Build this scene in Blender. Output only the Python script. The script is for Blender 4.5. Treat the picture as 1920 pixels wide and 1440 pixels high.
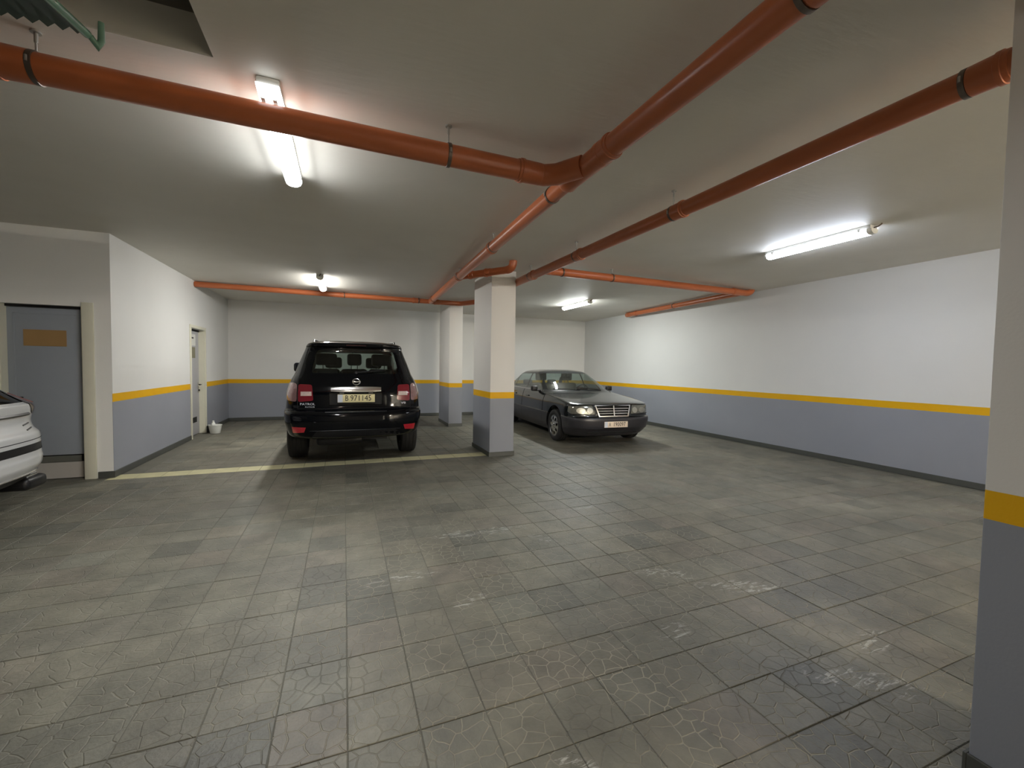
import bpy, bmesh, math, random
from mathutils import Vector, Matrix, noise
from mathutils.bvhtree import BVHTree
from mathutils.geometry import tessellate_polygon

for o in list(bpy.data.objects):
    bpy.data.objects.remove(o, do_unlink=True)
scene = bpy.context.scene
COL = scene.collection
random.seed(7)
PI = math.pi

# ------------------------------------------------------------------ camera
FPX, YAW, PITCH, ROLL, CAM_H = 793.26, 0.3775, -0.04, 0.0162, 1.5
cam = bpy.data.cameras.new('camera')
cam.sensor_fit = 'HORIZONTAL'
cam.sensor_width = 36.0
cam.lens = FPX / 1920 * 36.0
cam.clip_start = 0.02
camo = bpy.data.objects.new('camera', cam)
COL.objects.link(camo)
_f = Vector((math.sin(YAW) * math.cos(PITCH), math.cos(YAW) * math.cos(PITCH), math.sin(PITCH)))
_r = Vector((math.cos(YAW), -math.sin(YAW), 0))
_u = _r.cross(_f)
CR = _r * math.cos(ROLL) + _u * math.sin(ROLL)
CU = -_r * math.sin(ROLL) + _u * math.cos(ROLL)
CF = _f
mw = Matrix((CR, CU, -CF)).transposed().to_4x4()
mw.translation = (0, 0, CAM_H)
camo.matrix_world = mw
scene.camera = camo

# ------------------------------------------------------------------ world and exposure
world = bpy.data.worlds.new('world')
scene.world = world
world.use_nodes = True
world.node_tree.nodes['Background'].inputs[0].default_value = (0.05, 0.055, 0.06, 1)
world.node_tree.nodes['Background'].inputs[1].default_value = 0.3
scene.view_settings.view_transform = 'Standard'
scene.view_settings.look = 'None'
scene.view_settings.gamma = 1.0
scene.view_settings.use_curve_mapping = False
scene.view_settings.exposure = 0.65

# lamp: (glow of the diffuser's underside, glow of its sides, colour)
LAMP = {'entry': (124, 11, (0.96, 0.985, 1.0)), 'right': (72, 24, (0.79, 0.86, 1.0)),
        'back': (150, 32, (1.0, 0.985, 0.94)), 'backright': (150, 34, (0.95, 1.0, 0.98)),
        'entrance_fill': (48, 16, (1.0, 0.88, 0.72)), 'ramp': (2100, 160, (1.0, 0.89, 0.74))}  # last two: unseen lamps added to brighten pillar, column and back wall

# room dimensions (metres)
XL, XR, YB, H, YJ = -2.749, 7.70, 12.68, 3.098, 6.882
XW, YF = -8.2, -9.5
S1, S0 = 1.078, 0.972

# ------------------------------------------------------------------ materials
def srgb(r, g, b):
    f = lambda c: (c / 255 / 12.92) if c / 255 <= 0.04045 else ((c / 255 + 0.055) / 1.055) ** 2.4
    return (f(r), f(g), f(b), 1)

def new_mat(name):
    m = bpy.data.materials.new(name)
    m.use_nodes = True
    nt = m.node_tree
    return m, nt, nt.nodes['Principled BSDF']

def N(nt, kind, **kw):
    n = nt.nodes.new(kind)
    for k, v in kw.items():
        setattr(n, k, v)
    return n

def math_node(nt, op, a, b=None, c=None):
    n = N(nt, 'ShaderNodeMath', operation=op)
    for i, v in enumerate((a, b, c)):
        if v is None:
            continue
        if isinstance(v, (int, float)):
            n.inputs[i].default_value = v
        else:
            nt.links.new(v, n.inputs[i])
    return n.outputs[0]

def mix_col(nt, fac, a, b, blend='MIX'):
    n = N(nt, 'ShaderNodeMix', data_type='RGBA', blend_type=blend)
    for sock, v in ((n.inputs[0], fac), (n.inputs[6], a), (n.inputs[7], b)):
        if isinstance(v, (int, float)):
            sock.default_value = v
        elif isinstance(v, tuple):
            sock.default_value = v
        else:
            nt.links.new(v, sock)
    return n.outputs[2]

def simple(name, col, rough=0.5, metal=0.0, var=0.06, scale=8.0, bump=0.0, coat=0.0, spec=0.5):
    m, nt, p = new_mat(name)
    tc = N(nt, 'ShaderNodeTexCoord')
    nz = N(nt, 'ShaderNodeTexNoise')
    nz.inputs['Scale'].default_value = scale
    nz.inputs['Detail'].default_value = 4
    nt.links.new(tc.outputs['Object'], nz.inputs['Vector'])
    lo = tuple(c * (1 - var) for c in col[:3]) + (1,)
    hi = tuple(min(1, c * (1 + var)) for c in col[:3]) + (1,)
    nt.links.new(mix_col(nt, nz.outputs['Fac'], lo, hi), p.inputs['Base Color'])
    p.inputs['Roughness'].default_value = rough
    p.inputs['Metallic'].default_value = metal
    p.inputs['Coat Weight'].default_value = coat
    p.inputs['Coat Roughness'].default_value = 0.03
    p.inputs['Specular IOR Level'].default_value = spec
    if bump:
        b = N(nt, 'ShaderNodeBump')
        b.inputs['Strength'].default_value = bump
        b.inputs['Distance'].default_value = 0.01
        nt.links.new(nz.outputs['Fac'], b.inputs['Height'])
        nt.links.new(b.outputs['Normal'], p.inputs['Normal'])
    return m

def emission(name, col, strength):
    m = bpy.data.materials.new(name)
    m.use_nodes = True
    nt = m.node_tree
    nt.nodes.clear()
    out = N(nt, 'ShaderNodeOutputMaterial')
    e = N(nt, 'ShaderNodeEmission')
    e.inputs[0].default_value = (*col, 1)
    e.inputs[1].default_value = strength
    nt.links.new(e.outputs[0], out.inputs[0])
    return m

def pane_glass(name, tint, refl=1.0, ior=1.5):
    """single sheet of tinted glass: tinted see-through plus Fresnel reflection"""
    m = bpy.data.materials.new(name)
    m.use_nodes = True
    nt = m.node_tree
    nt.nodes.clear()
    out = N(nt, 'ShaderNodeOutputMaterial')
    t = N(nt, 'ShaderNodeBsdfTransparent')
    t.inputs[0].default_value = (*tint, 1)
    g = N(nt, 'ShaderNodeBsdfGlossy')
    g.inputs['Roughness'].default_value = 0.02
    g.inputs[0].default_value = (refl, refl, refl, 1)
    lw = N(nt, 'ShaderNodeLayerWeight')      # Schlick reflectance, the same from both faces of the pane
    f0 = ((ior - 1) / (ior + 1)) ** 2 * 1.7
    fr = math_node(nt, 'MULTIPLY_ADD', math_node(nt, 'POWER', lw.outputs['Facing'], 5.0), 1 - f0, f0)
    mx = N(nt, 'ShaderNodeMixShader')
    nt.links.new(fr, mx.inputs[0])
    nt.links.new(t.outputs[0], mx.inputs[1])
    nt.links.new(g.outputs[0], mx.inputs[2])
    nt.links.new(mx.outputs[0], out.inputs[0])
    return m

def wall_mat(name, striped=True, white=(0.76, 0.76, 0.74, 1)):
    m, nt, p = new_mat(name)
    geo = N(nt, 'ShaderNodeNewGeometry')
    sep = N(nt, 'ShaderNodeSeparateXYZ')
    nt.links.new(geo.outputs['Position'], sep.inputs[0])
    nz = N(nt, 'ShaderNodeTexNoise')
    nz.inputs['Scale'].default_value = 1.6
    nz.inputs['Detail'].default_value = 6
    nt.links.new(geo.outputs['Position'], nz.inputs['Vector'])
    fine = N(nt, 'ShaderNodeTexNoise')
    fine.inputs['Scale'].default_value = 90
    nt.links.new(geo.outputs['Position'], fine.inputs['Vector'])
    w2 = tuple(c * 0.93 for c in white[:3]) + (1,)
    wcol = mix_col(nt, nz.outputs['Fac'], w2, white)
    if striped:
        wob = math_node(nt, 'MULTIPLY_ADD', nz.outputs['Fac'], 0.006, -0.003)
        zz = math_node(nt, 'ADD', sep.outputs['Z'], wob)
        up = math_node(nt, 'GREATER_THAN', zz, S1)
        mid = math_node(nt, 'GREATER_THAN', zz, S0)
        blue = mix_col(nt, nz.outputs['Fac'], srgb(140, 144, 153), srgb(150, 153, 161))
        yel = mix_col(nt, nz.outputs['Fac'], srgb(222, 168, 5), srgb(232, 178, 9))
        c = mix_col(nt, mid, blue, yel)
        c = mix_col(nt, up, c, wcol)
    else:
        c = wcol
    nt.links.new(c, p.inputs['Base Color'])
    p.inputs['Roughness'].default_value = 0.55
    p.inputs['Specular IOR Level'].default_value = 0.35
    b = N(nt, 'ShaderNodeBump')
    b.inputs['Strength'].default_value = 0.12
    b.inputs['Distance'].default_value = 0.004
    nt.links.new(fine.outputs['Fac'], b.inputs['Height'])
    nt.links.new(b.outputs['Normal'], p.inputs['Normal'])
    return m

def ceiling_mat():
    m, nt, p = new_mat('ceiling_plaster')
    geo = N(nt, 'ShaderNodeNewGeometry')
    nz = N(nt, 'ShaderNodeTexNoise')
    nz.inputs['Scale'].default_value = 2.2
    nz.inputs['Detail'].default_value = 7
    nt.links.new(geo.outputs['Position'], nz.inputs['Vector'])
    mp = N(nt, 'ShaderNodeMapping')
    mp.inputs['Scale'].default_value = (0.7, 3.0, 1.0)
    nt.links.new(geo.outputs['Position'], mp.inputs[0])
    tr = N(nt, 'ShaderNodeTexNoise')
    tr.inputs['Scale'].default_value = 9
    tr.inputs['Detail'].default_value = 5
    nt.links.new(mp.outputs[0], tr.inputs['Vector'])
    nt.links.new(mix_col(nt, nz.outputs['Fac'], (0.68, 0.655, 0.59, 1), (0.76, 0.735, 0.67, 1)), p.inputs['Base Color'])
    p.inputs['Roughness'].default_value = 0.6
    p.inputs['Specular IOR Level'].default_value = 0.3
    b = N(nt, 'ShaderNodeBump')
    b.inputs['Strength'].default_value = 0.35
    b.inputs['Distance'].default_value = 0.006
    nt.links.new(tr.outputs['Fac'], b.inputs['Height'])
    nt.links.new(b.outputs['Normal'], p.inputs['Normal'])
    return m

TP, TX0, TY0 = 0.2808, 0.012, 1.137     # tile pitch and grid origin

def tile_mat():
    m, nt, p = new_mat('paving_tile_cement')
    geo = N(nt, 'ShaderNodeNewGeometry')
    sep = N(nt, 'ShaderNodeSeparateXYZ')
    nt.links.new(geo.outputs['Position'], sep.inputs[0])
    ix = math_node(nt, 'FLOOR', math_node(nt, 'DIVIDE', math_node(nt, 'SUBTRACT', sep.outputs['X'], TX0), TP))
    iy = math_node(nt, 'FLOOR', math_node(nt, 'DIVIDE', math_node(nt, 'SUBTRACT', sep.outputs['Y'], TY0), TP))
    cmb = N(nt, 'ShaderNodeCombineXYZ')
    nt.links.new(ix, cmb.inputs[0])
    nt.links.new(iy, cmb.inputs[1])
    wn = N(nt, 'ShaderNodeTexWhiteNoise', noise_dimensions='2D')
    nt.links.new(cmb.outputs[0], wn.inputs['Vector'])
    ramp = N(nt, 'ShaderNodeValToRGB')
    cr = ramp.color_ramp
    cr.elements[0].position, cr.elements[0].color = 0.0, (0.116, 0.113, 0.090, 1)
    cr.elements[1].position, cr.elements[1].color = 1.0, (0.180, 0.166, 0.126, 1)
    for pos, c in ((0.2, (0.166, 0.157, 0.120, 1)), (0.5, (0.176, 0.164, 0.124, 1)), (0.75, (0.156, 0.154, 0.122, 1)), (0.9, (0.172, 0.154, 0.120, 1))):
        e = cr.elements.new(pos)
        e.color = c
    nt.links.new(wn.outputs['Value'], ramp.inputs[0])
    # large scale grime
    big = N(nt, 'ShaderNodeTexNoise')
    big.inputs['Scale'].default_value = 0.9
    big.inputs['Detail'].default_value = 8
    big.inputs['Roughness'].default_value = 0.62
    nt.links.new(geo.outputs['Position'], big.inputs['Vector'])
    gr = N(nt, 'ShaderNodeMapRange')
    gr.inputs[1].default_value = 0.35
    gr.inputs[2].default_value = 0.7
    gr.inputs[3].default_value = 0.70
    gr.inputs[4].default_value = 1.22
    nt.links.new(big.outputs['Fac'], gr.inputs[0])
    col = mix_col(nt, 1.0, ramp.outputs[0], gr.outputs[0], 'MULTIPLY')
    mid = N(nt, 'ShaderNodeTexNoise')
    mid.inputs['Scale'].default_value = 4.5
    mid.inputs['Detail'].default_value = 9
    mid.inputs['Roughness'].default_value = 0.68
    nt.links.new(geo.outputs['Position'], mid.inputs['Vector'])
    mr = N(nt, 'ShaderNodeMapRange')
    mr.inputs[1].default_value = 0.32
    mr.inputs[2].default_value = 0.68
    mr.inputs[3].default_value = 0.74
    mr.inputs[4].default_value = 1.26
    nt.links.new(mid.outputs['Fac'], mr.inputs[0])
    col = mix_col(nt, 1.0, col, mr.outputs[0], 'MULTIPLY')
    # stamped crazy-paving veins
    off = N(nt, 'ShaderNodeTexNoise')
    off.inputs['Scale'].default_value = 7
    nt.links.new(geo.outputs['Position'], off.inputs['Vector'])
    dv = N(nt, 'ShaderNodeVectorMath', operation='MULTIPLY_ADD')
    nt.links.new(off.outputs['Color'], dv.inputs[0])
    dv.inputs[1].default_value = (0.05, 0.05, 0.0)
    nt.links.new(geo.outputs['Position'], dv.inputs[2])
    rot = N(nt, 'ShaderNodeVectorMath', operation='MULTIPLY_ADD')
    nt.links.new(wn.outputs['Color'], rot.inputs[0])
    rot.inputs[1].default_value = (3.0, 3.0, 0.0)
    nt.links.new(dv.outputs[0], rot.inputs[2])
    vo = N(nt, 'ShaderNodeTexVoronoi', feature='DISTANCE_TO_EDGE', voronoi_dimensions='2D')
    vo.inputs['Scale'].default_value = 13.5
    vo.inputs['Randomness'].default_value = 0.9
    nt.links.new(rot.outputs[0], vo.inputs['Vector'])
    vein = N(nt, 'ShaderNodeMapRange', interpolation_type='SMOOTHSTEP')
    vein.inputs[1].default_value = 0.012
    vein.inputs[2].default_value = 0.055
    vein.inputs[3].default_value = 1.0
    vein.inputs[4].default_value = 0.0
    nt.links.new(vo.outputs['Distance'], vein.inputs[0])
    # where the pale filling is still left in the veins
    wear = N(nt, 'ShaderNodeTexNoise')
    wear.inputs['Scale'].default_value = 2.6
    wear.inputs['Detail'].default_value = 5
    nt.links.new(geo.outputs['Position'], wear.inputs['Vector'])
    wm = N(nt, 'ShaderNodeMapRange', interpolation_type='SMOOTHSTEP')
    wm.inputs[1].default_value = 0.38
    wm.inputs[2].default_value = 0.56
    nt.links.new(wear.outputs['Fac'], wm.inputs[0])
    # tiles in the driving lane keep their veins best
    lane = N(nt, 'ShaderNodeVectorMath', operation='DISTANCE')
    nt.links.new(geo.outputs['Position'], lane.inputs[0])
    lane.inputs[1].default_value = (1.4, 2.4, 0.0)
    lm = N(nt, 'ShaderNodeMapRange', interpolation_type='SMOOTHSTEP')
    lm.inputs[1].default_value = 0.7
    lm.inputs[2].default_value = 3.4
    lm.inputs[3].default_value = 1.0
    lm.inputs[4].default_value = 0.12
    nt.links.new(lane.outputs['Value'], lm.inputs[0])
    vf = math_node(nt, 'MULTIPLY', math_node(nt, 'MULTIPLY', vein.outputs[0], wm.outputs[0]), lm.outputs[0])
    col = mix_col(nt, math_node(nt, 'MULTIPLY', vf, 0.85), col, (0.30, 0.28, 0.21, 1))
    # chalky scuffs left by tyres and spilt plaster
    sc = N(nt, 'ShaderNodeTexNoise')
    sc.inputs['Scale'].default_value = 11
    sc.inputs['Detail'].default_value = 9
    sc.inputs['Roughness'].default_value = 0.72
    sc.inputs['Distortion'].default_value = 0.8
    sm = N(nt, 'ShaderNodeMapping')
    sm.inputs['Rotation'].default_value = (0, 0, 0.5)
    sm.inputs['Scale'].default_value = (0.8, 3.2, 1.0)
    nt.links.new(geo.outputs['Position'], sm.inputs[0])
    nt.links.new(sm.outputs[0], sc.inputs['Vector'])
    mask = None
    for (cx, cy, rx, ry, a) in ((0.42, 3.0, 0.34, 0.07, 0.1), (1.15, 3.62, 0.52, 0.09, -0.06), (1.62, 3.3, 0.16, 0.06, -0.9),
                                (2.2, 2.42, 0.30, 0.07, -0.5), (2.55, 2.1, 0.34, 0.10, -0.4), (0.80, 1.34, 0.11, 0.07, -0.6),
                                (2.38, 3.9, 0.2, 0.05, 0.1), (2.35, 1.22, 0.30, 0.11, -0.55), (1.75, 1.85, 0.14, 0.08, 0.2),
                                (0.75, 2.55, 0.14, 0.06, 0.4), (2.75, 1.40, 0.2, 0.08, 0.2)):
        dx = math_node(nt, 'SUBTRACT', sep.outputs['X'], cx)
        dy = math_node(nt, 'SUBTRACT', sep.outputs['Y'], cy)
        ca, sa = math.cos(a), math.sin(a)
        u = math_node(nt, 'DIVIDE', math_node(nt, 'ADD', math_node(nt, 'MULTIPLY', dx, ca), math_node(nt, 'MULTIPLY', dy, sa)), rx)
        v = math_node(nt, 'DIVIDE', math_node(nt, 'SUBTRACT', math_node(nt, 'MULTIPLY', dy, ca), math_node(nt, 'MULTIPLY', dx, sa)), ry)
        d2 = math_node(nt, 'ADD', math_node(nt, 'MULTIPLY', u, u), math_node(nt, 'MULTIPLY', v, v))
        g = math_node(nt, 'MAXIMUM', math_node(nt, 'SUBTRACT', 1.0, d2), 0.0)
        mask = g if mask is None else math_node(nt, 'MAXIMUM', mask, g)
    scr = N(nt, 'ShaderNodeMapRange', interpolation_type='SMOOTHSTEP')
    scr.inputs[1].default_value = 0.51
    scr.inputs[2].default_value = 0.62
    nt.links.new(sc.outputs['Fac'], scr.inputs[0])
    sf = math_node(nt, 'MULTIPLY', math_node(nt, 'MINIMUM', math_node(nt, 'MULTIPLY', mask, 2.0), 1.0), scr.outputs[0])
    col = mix_col(nt, math_node(nt, 'MULTIPLY', sf, 0.75), col, (0.52, 0.51, 0.46, 1))
    nt.links.new(col, p.inputs['Base Color'])
    fine = N(nt, 'ShaderNodeTexNoise')
    fine.inputs['Scale'].default_value = 60
    fine.inputs['Detail'].default_value = 4
    nt.links.new(geo.outputs['Position'], fine.inputs['Vector'])
    rr = N(nt, 'ShaderNodeMapRange')
    rr.inputs[3].default_value = 0.36
    rr.inputs[4].default_value = 0.66
    nt.links.new(big.outputs['Fac'], rr.inputs[0])
    nt.links.new(rr.outputs[0], p.inputs['Roughness'])
    p.inputs['Specular IOR Level'].default_value = 0.6
    hgt = math_node(nt, 'ADD', math_node(nt, 'MULTIPLY', vein.outputs[0], -0.55), math_node(nt, 'ADD', math_node(nt, 'MULTIPLY', fine.outputs['Fac'], 0.5), math_node(nt, 'MULTIPLY', mid.outputs['Fac'], 0.9)))
    b = N(nt, 'ShaderNodeBump')
    b.inputs['Strength'].default_value = 0.8
    b.inputs['Distance'].default_value = 0.006
    nt.links.new(hgt, b.inputs['Height'])
    nt.links.new(b.outputs['Normal'], p.inputs['Normal'])
    return m

M = {}
M['wall'] = wall_mat('striped_wall_paint')
M['wall_white'] = wall_mat('white_wall_paint', False, (0.83, 0.83, 0.80, 1))
M['column'] = wall_mat('striped_column_paint', True, (0.76, 0.74, 0.70, 1))
M['ceiling'] = ceiling_mat()
M['recess'] = simple('raw_concrete_shaft', (0.22, 0.20, 0.17), 0.8, var=0.2, bump=0.3)
M['tile'] = tile_mat()
M['tile_cream'] = simple('cream_paving_tile', srgb(196, 190, 150), 0.6, var=0.22, scale=5, bump=0.2)
M['grout'] = simple('cement_grout', (0.135, 0.130, 0.104), 0.85, var=0.3, scale=3.0, bump=0.3)
M['skirting'] = simple('dark_grey_skirting', srgb(74, 76, 72), 0.5, var=0.12)
M['pipe'] = simple('terracotta_pipe_plastic', srgb(182, 102, 62), 0.33, var=0.10, scale=3.0, spec=0.5)
M['steel'] = simple('galvanised_steel', (0.42, 0.41, 0.38), 0.35, 0.9)
M['clamp'] = simple('dull_clamp_steel', (0.16, 0.13, 0.11), 0.4, 0.8)
M['green'] = simple('green_enamel_sheet', srgb(24, 54, 40), 0.35, var=0.15, scale=4)
M['greenlight'] = simple('green_enamel_tube', srgb(120, 160, 140), 0.3, var=0.1)
M['lampbody'] = simple('lamp_housing_plastic', srgb(205, 205, 200), 0.5)
M['lampclear'] = simple('lamp_end_plastic', srgb(235, 235, 228), 0.25)
M['door'] = simple('blue_grey_door_paint', srgb(150, 157, 166), 0.45, var=0.03)
M['doorframe'] = simple('cream_door_frame_paint', srgb(214, 212, 194), 0.45, var=0.04)
M['vent'] = simple('tan_door_panel', srgb(160, 128, 84), 0.5, var=0.05)
M['dark'] = simple('dark_gap', (0.006, 0.006, 0.006), 0.8)
M['metal_dark'] = simple('dark_handle_metal', (0.03, 0.03, 0.03), 0.3, 0.7)
M['plastic_white'] = simple('white_bucket_plastic', srgb(226, 228, 222), 0.4)
M['rubber'] = simple('black_rubber', (0.012, 0.012, 0.012), 0.75, var=0.2, scale=30)
M['black_paint'] = simple('black_car_paint', (0.0025, 0.003, 0.0045), 0.07, spec=0.32, var=0.02)
M['grey_paint'] = simple('dark_slate_car_paint', (0.010, 0.013, 0.015), 0.22, 0.2, coat=0.7, var=0.03)
M['cladding'] = simple('grey_violet_cladding', (0.028, 0.027, 0.032), 0.36, var=0.04, coat=0.2)
M['white_paint'] = simple('white_car_paint', (0.62, 0.63, 0.63), 0.3, coat=1.0, var=0.02)
M['trim'] = simple('black_trim_plastic', (0.010, 0.010, 0.011), 0.42, var=0.1)
M['chrome'] = simple('chrome', (0.86, 0.86, 0.86), 0.16, 1.0, var=0.02)
M['alloy'] = simple('polished_alloy', (0.68, 0.68, 0.68), 0.18, 1.0, var=0.04)
M['reflector'] = simple('frosted_lamp_reflector', (0.42, 0.42, 0.38), 0.38, 0.8, var=0.3, scale=40)
M['alloy_dark'] = simple('dark_alloy', (0.12, 0.12, 0.12), 0.35, 0.9, var=0.04)  # darker alloy tone for rim barrels, mouldings and badges
M['lens_red'] = simple('red_lamp_lens', (0.20, 0.012, 0.022), 0.12, coat=1.0, var=0.12, scale=40)
M['lens_bright'] = simple('bright_red_reflector', (0.55, 0.012, 0.03), 0.2, coat=1.0, var=0.15, scale=60)
M['lens_clear'] = simple('pale_lamp_lens', (0.30, 0.17, 0.17), 0.12, 0.35, coat=1.0, var=0.25, scale=30)
M['lens_smoke'] = simple('smoked_lamp_lens', (0.055, 0.02, 0.02), 0.1, coat=1.0, var=0.1)
M['headlamp'] = simple('ribbed_headlamp_lens', (0.20, 0.20, 0.17), 0.14, 0.5, coat=1.0, var=0.35, scale=22)
M['glass_dark'] = pane_glass('tinted_rear_glass', (0.46, 0.52, 0.48))
M['glass_clear'] = pane_glass('greenish_windscreen_glass', (0.62, 0.72, 0.70), ior=1.75)
M['glass_black'] = pane_glass('black_privacy_glass', (0.02, 0.02, 0.02))
M['seat'] = simple('dark_seat_leather', (0.012, 0.011, 0.010), 0.6, var=0.1)
M['seat_grey'] = simple('grey_seat_leather', (0.13, 0.13, 0.125), 0.6, var=0.1)
M['plate_cream'] = simple('cream_number_plate', srgb(240, 228, 176), 0.4, var=0.02)
M['plate_pale'] = simple('pale_number_plate', srgb(240, 222, 200), 0.4, var=0.02)
M['plate_white'] = simple('white_plate_band', srgb(225, 230, 238), 0.4, var=0.02)
M['ink'] = simple('black_plate_ink', (0.015, 0.012, 0.01), 0.5)
M['paper'] = simple('white_paper', srgb(220, 220, 214), 0.7)

# ------------------------------------------------------------------ helpers
def tag(o, label=None, cat=None, group=None, kind=None):
    if label: o['label'] = label
    if cat: o['category'] = cat
    if group: o['group'] = group
    if kind: o['kind'] = kind
    return o

def empty(name, loc, rz=0.0, label=None, cat=None, group=None):
    o = bpy.data.objects.new(name, None)
    o.empty_display_size = 0.2
    o.location = loc
    o.rotation_euler = (0, 0, rz)
    COL.objects.link(o)
    return tag(o, label, cat, group)

def obj(name, bm, m, parent=None, smooth=None, loc=None, recalc=True):
    if recalc:
        bmesh.ops.recalc_face_normals(bm, faces=bm.faces)
    me = bpy.data.meshes.new(name)
    bm.to_mesh(me)
    bm.free()
    if isinstance(m, (list, tuple)):
        for x in m: me.materials.append(x)
    elif m: me.materials.append(m)
    if smooth is not None:
        me.shade_smooth()
        me.set_sharp_from_angle(angle=math.radians(smooth))
    o = bpy.data.objects.new(name, me)
    COL.objects.link(o)
    if parent: o.parent = parent
    if loc: o.location = loc
    return o

def box(bm, x0, x1, y0, y1, z0, z1, bev=0.0, seg=2):
    vs = [bm.verts.new(c) for c in ((x0, y0, z0), (x1, y0, z0), (x1, y1, z0), (x0, y1, z0), (x0, y0, z1), (x1, y0, z1), (x1, y1, z1), (x0, y1, z1))]
    fs = [bm.faces.new([vs[i] for i in q]) for q in ((0, 3, 2, 1), (4, 5, 6, 7), (0, 1, 5, 4), (1, 2, 6, 5), (2, 3, 7, 6), (3, 0, 4, 7))]
    if bev:
        es = list({e for f in fs for e in f.edges})
        bmesh.ops.bevel(bm, geom=es, offset=bev, segments=seg, profile=0.5, affect='EDGES')

def boxo(name, m, parent, x0, x1, y0, y1, z0, z1, bev=0.0, smooth=None, seg=2):
    bm = bmesh.new()
    box(bm, min(x0, x1), max(x0, x1), min(y0, y1), max(y0, y1), min(z0, z1), max(z0, z1), bev, seg)
    return obj(name, bm, m, parent, smooth)

def frame_for(d):
    d = d.normalized()
    up = Vector((0, 0, 1)) if abs(d.z) < 0.95 else Vector((0, 1, 0))
    a = d.cross(up).normalized()
    return a, d.cross(a).normalized()

def ring_loft(bm, rings, close=True, cap=True):
    vr = [[bm.verts.new(p) for p in r] for r in rings]
    n = len(vr[0])
    for a, b in zip(vr, vr[1:]):
        for i in range(n if close else n - 1):
            j = (i + 1) % n
            bm.faces.new((a[i], a[j], b[j], b[i]))
    if cap:
        for r in (vr[0], vr[-1]):
            try: bm.faces.new(r)
            except ValueError: pass
    return vr

def lathe(bm, p0, p1, prof, seg=20, cap=True):
    """prof: list of (t metres from p0 along the axis, radius)"""
    p0, p1 = Vector(p0), Vector(p1)
    d = (p1 - p0).normalized()
    a, b = frame_for(d)
    rings = []
    for t, r in prof:
        c = p0 + d * t
        rings.append([c + a * (r * math.cos(2 * PI * k / seg)) + b * (r * math.sin(2 * PI * k / seg)) for k in range(seg)])
    ring_loft(bm, rings, True, cap)

def tube(bm, pts, r, seg=16, cap=True):
    pts = [Vector(p) for p in pts]
    t0 = (pts[1] - pts[0]).normalized()
    a, b = frame_for(t0)
    rings, prev = [], t0
    for i, p in enumerate(pts):
        if i == 0: d = t0
        elif i == len(pts) - 1: d = (pts[i] - pts[i - 1]).normalized()
        else: d = ((pts[i] - pts[i - 1]).normalized() + (pts[i + 1] - pts[i]).normalized()).normalized()
        q = prev.rotation_difference(d)
        a = q @ a
        b = q @ b
        prev = d
        rr = r[i] if isinstance(r, (list, tuple)) else r
        rings.append([p + a * (rr * math.cos(2 * PI * k / seg)) + b * (rr * math.sin(2 * PI * k / seg)) for k in range(seg)])
    ring_loft(bm, rings, True, cap)

def bend(p0, c, p1, n=7):
    p0, c, p1 = Vector(p0), Vector(c), Vector(p1)
    return [(p0 * (1 - t) ** 2 + c * (2 * t * (1 - t)) + p1 * t * t) for t in (k / n for k in range(n + 1))]

def in_poly(pt, poly):
    x, y = pt
    c = False
    n = len(poly)
    for i in range(n):
        x0, y0 = poly[i]
        x1, y1 = poly[(i + 1) % n]
        if (y0 > y) != (y1 > y) and x < (x1 - x0) * (y - y0) / (y1 - y0) + x0:
            c = not c
    return c

def round_poly(pts, r, n=4):
    out = []
    m = len(pts)
    for i in range(m):
        p = Vector(pts[i]); a = Vector(pts[i - 1]); b = Vector(pts[(i + 1) % m])
        ra = min(r, (a - p).length * 0.45); rb = min(r, (b - p).length * 0.45)
        s = p + (a - p).normalized() * ra
        e = p + (b - p).normalized() * rb
        for k in range(n + 1):
            t = k / n
            q = s * (1 - t) ** 2 + p * (2 * t * (1 - t)) + e * t * t
            out.append((q.x, q.y))
    return out

def flat_plate(bm, outline, thick, mapfn, holes=()):
    """a sheet cut to a 2-D outline (with holes), given a thickness; mapfn(u, v, t) -> xyz"""
    loops = [[Vector((a, b, 0)) for a, b in outline]] + [[Vector((a, b, 0)) for a, b in h] for h in holes]
    tris = tessellate_polygon(loops)
    flat = [v for l in loops for v in l]
    top = [bm.verts.new(mapfn(v.x, v.y, thick)) for v in flat]
    bot = [bm.verts.new(mapfn(v.x, v.y, 0.0)) for v in flat]
    for t in tris:
        try:
            bm.faces.new([top[i] for i in t]); bm.faces.new([bot[i] for i in reversed(t)])
        except ValueError: pass
    s = 0
    for l in loops:
        n = len(l)
        for i in range(n):
            j = (i + 1) % n
            bm.faces.new((top[s + i], top[s + j], bot[s + j], bot[s + i]))
        s += n

def text_mesh(name, body, size, m, parent, mat4, extrude=0.001, width=None):
    cu = bpy.data.curves.new(name, 'FONT')
    cu.body = body
    cu.size = size
    cu.extrude = extrude
    cu.align_x = 'CENTER'
    cu.align_y = 'CENTER'
    cu.resolution_u = 2
    tmp = bpy.data.objects.new(name, cu)
    COL.objects.link(tmp)
    dg = bpy.context.evaluated_depsgraph_get()
    me = bpy.data.meshes.new_from_object(tmp.evaluated_get(dg))
    bpy.data.objects.remove(tmp, do_unlink=True)
    if width and len(me.vertices):
        xs = [v.co.x for v in me.vertices]
        s = width / (max(xs) - min(xs))
        for v in me.vertices: v.co.x *= s
    me.transform(mat4)
    me.materials.clear()
    me.materials.append(m)
    o = bpy.data.objects.new(name, me)
    COL.objects.link(o)
    o.parent = parent
    return o

def vproj(x, y, z):
    d = Vector((x, y, z - CAM_H))
    w = d.dot(CF)
    if w < 0.05: return None
    return (960 + FPX * d.dot(CR) / w, 720 - FPX * d.dot(CU) / w, w)

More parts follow.
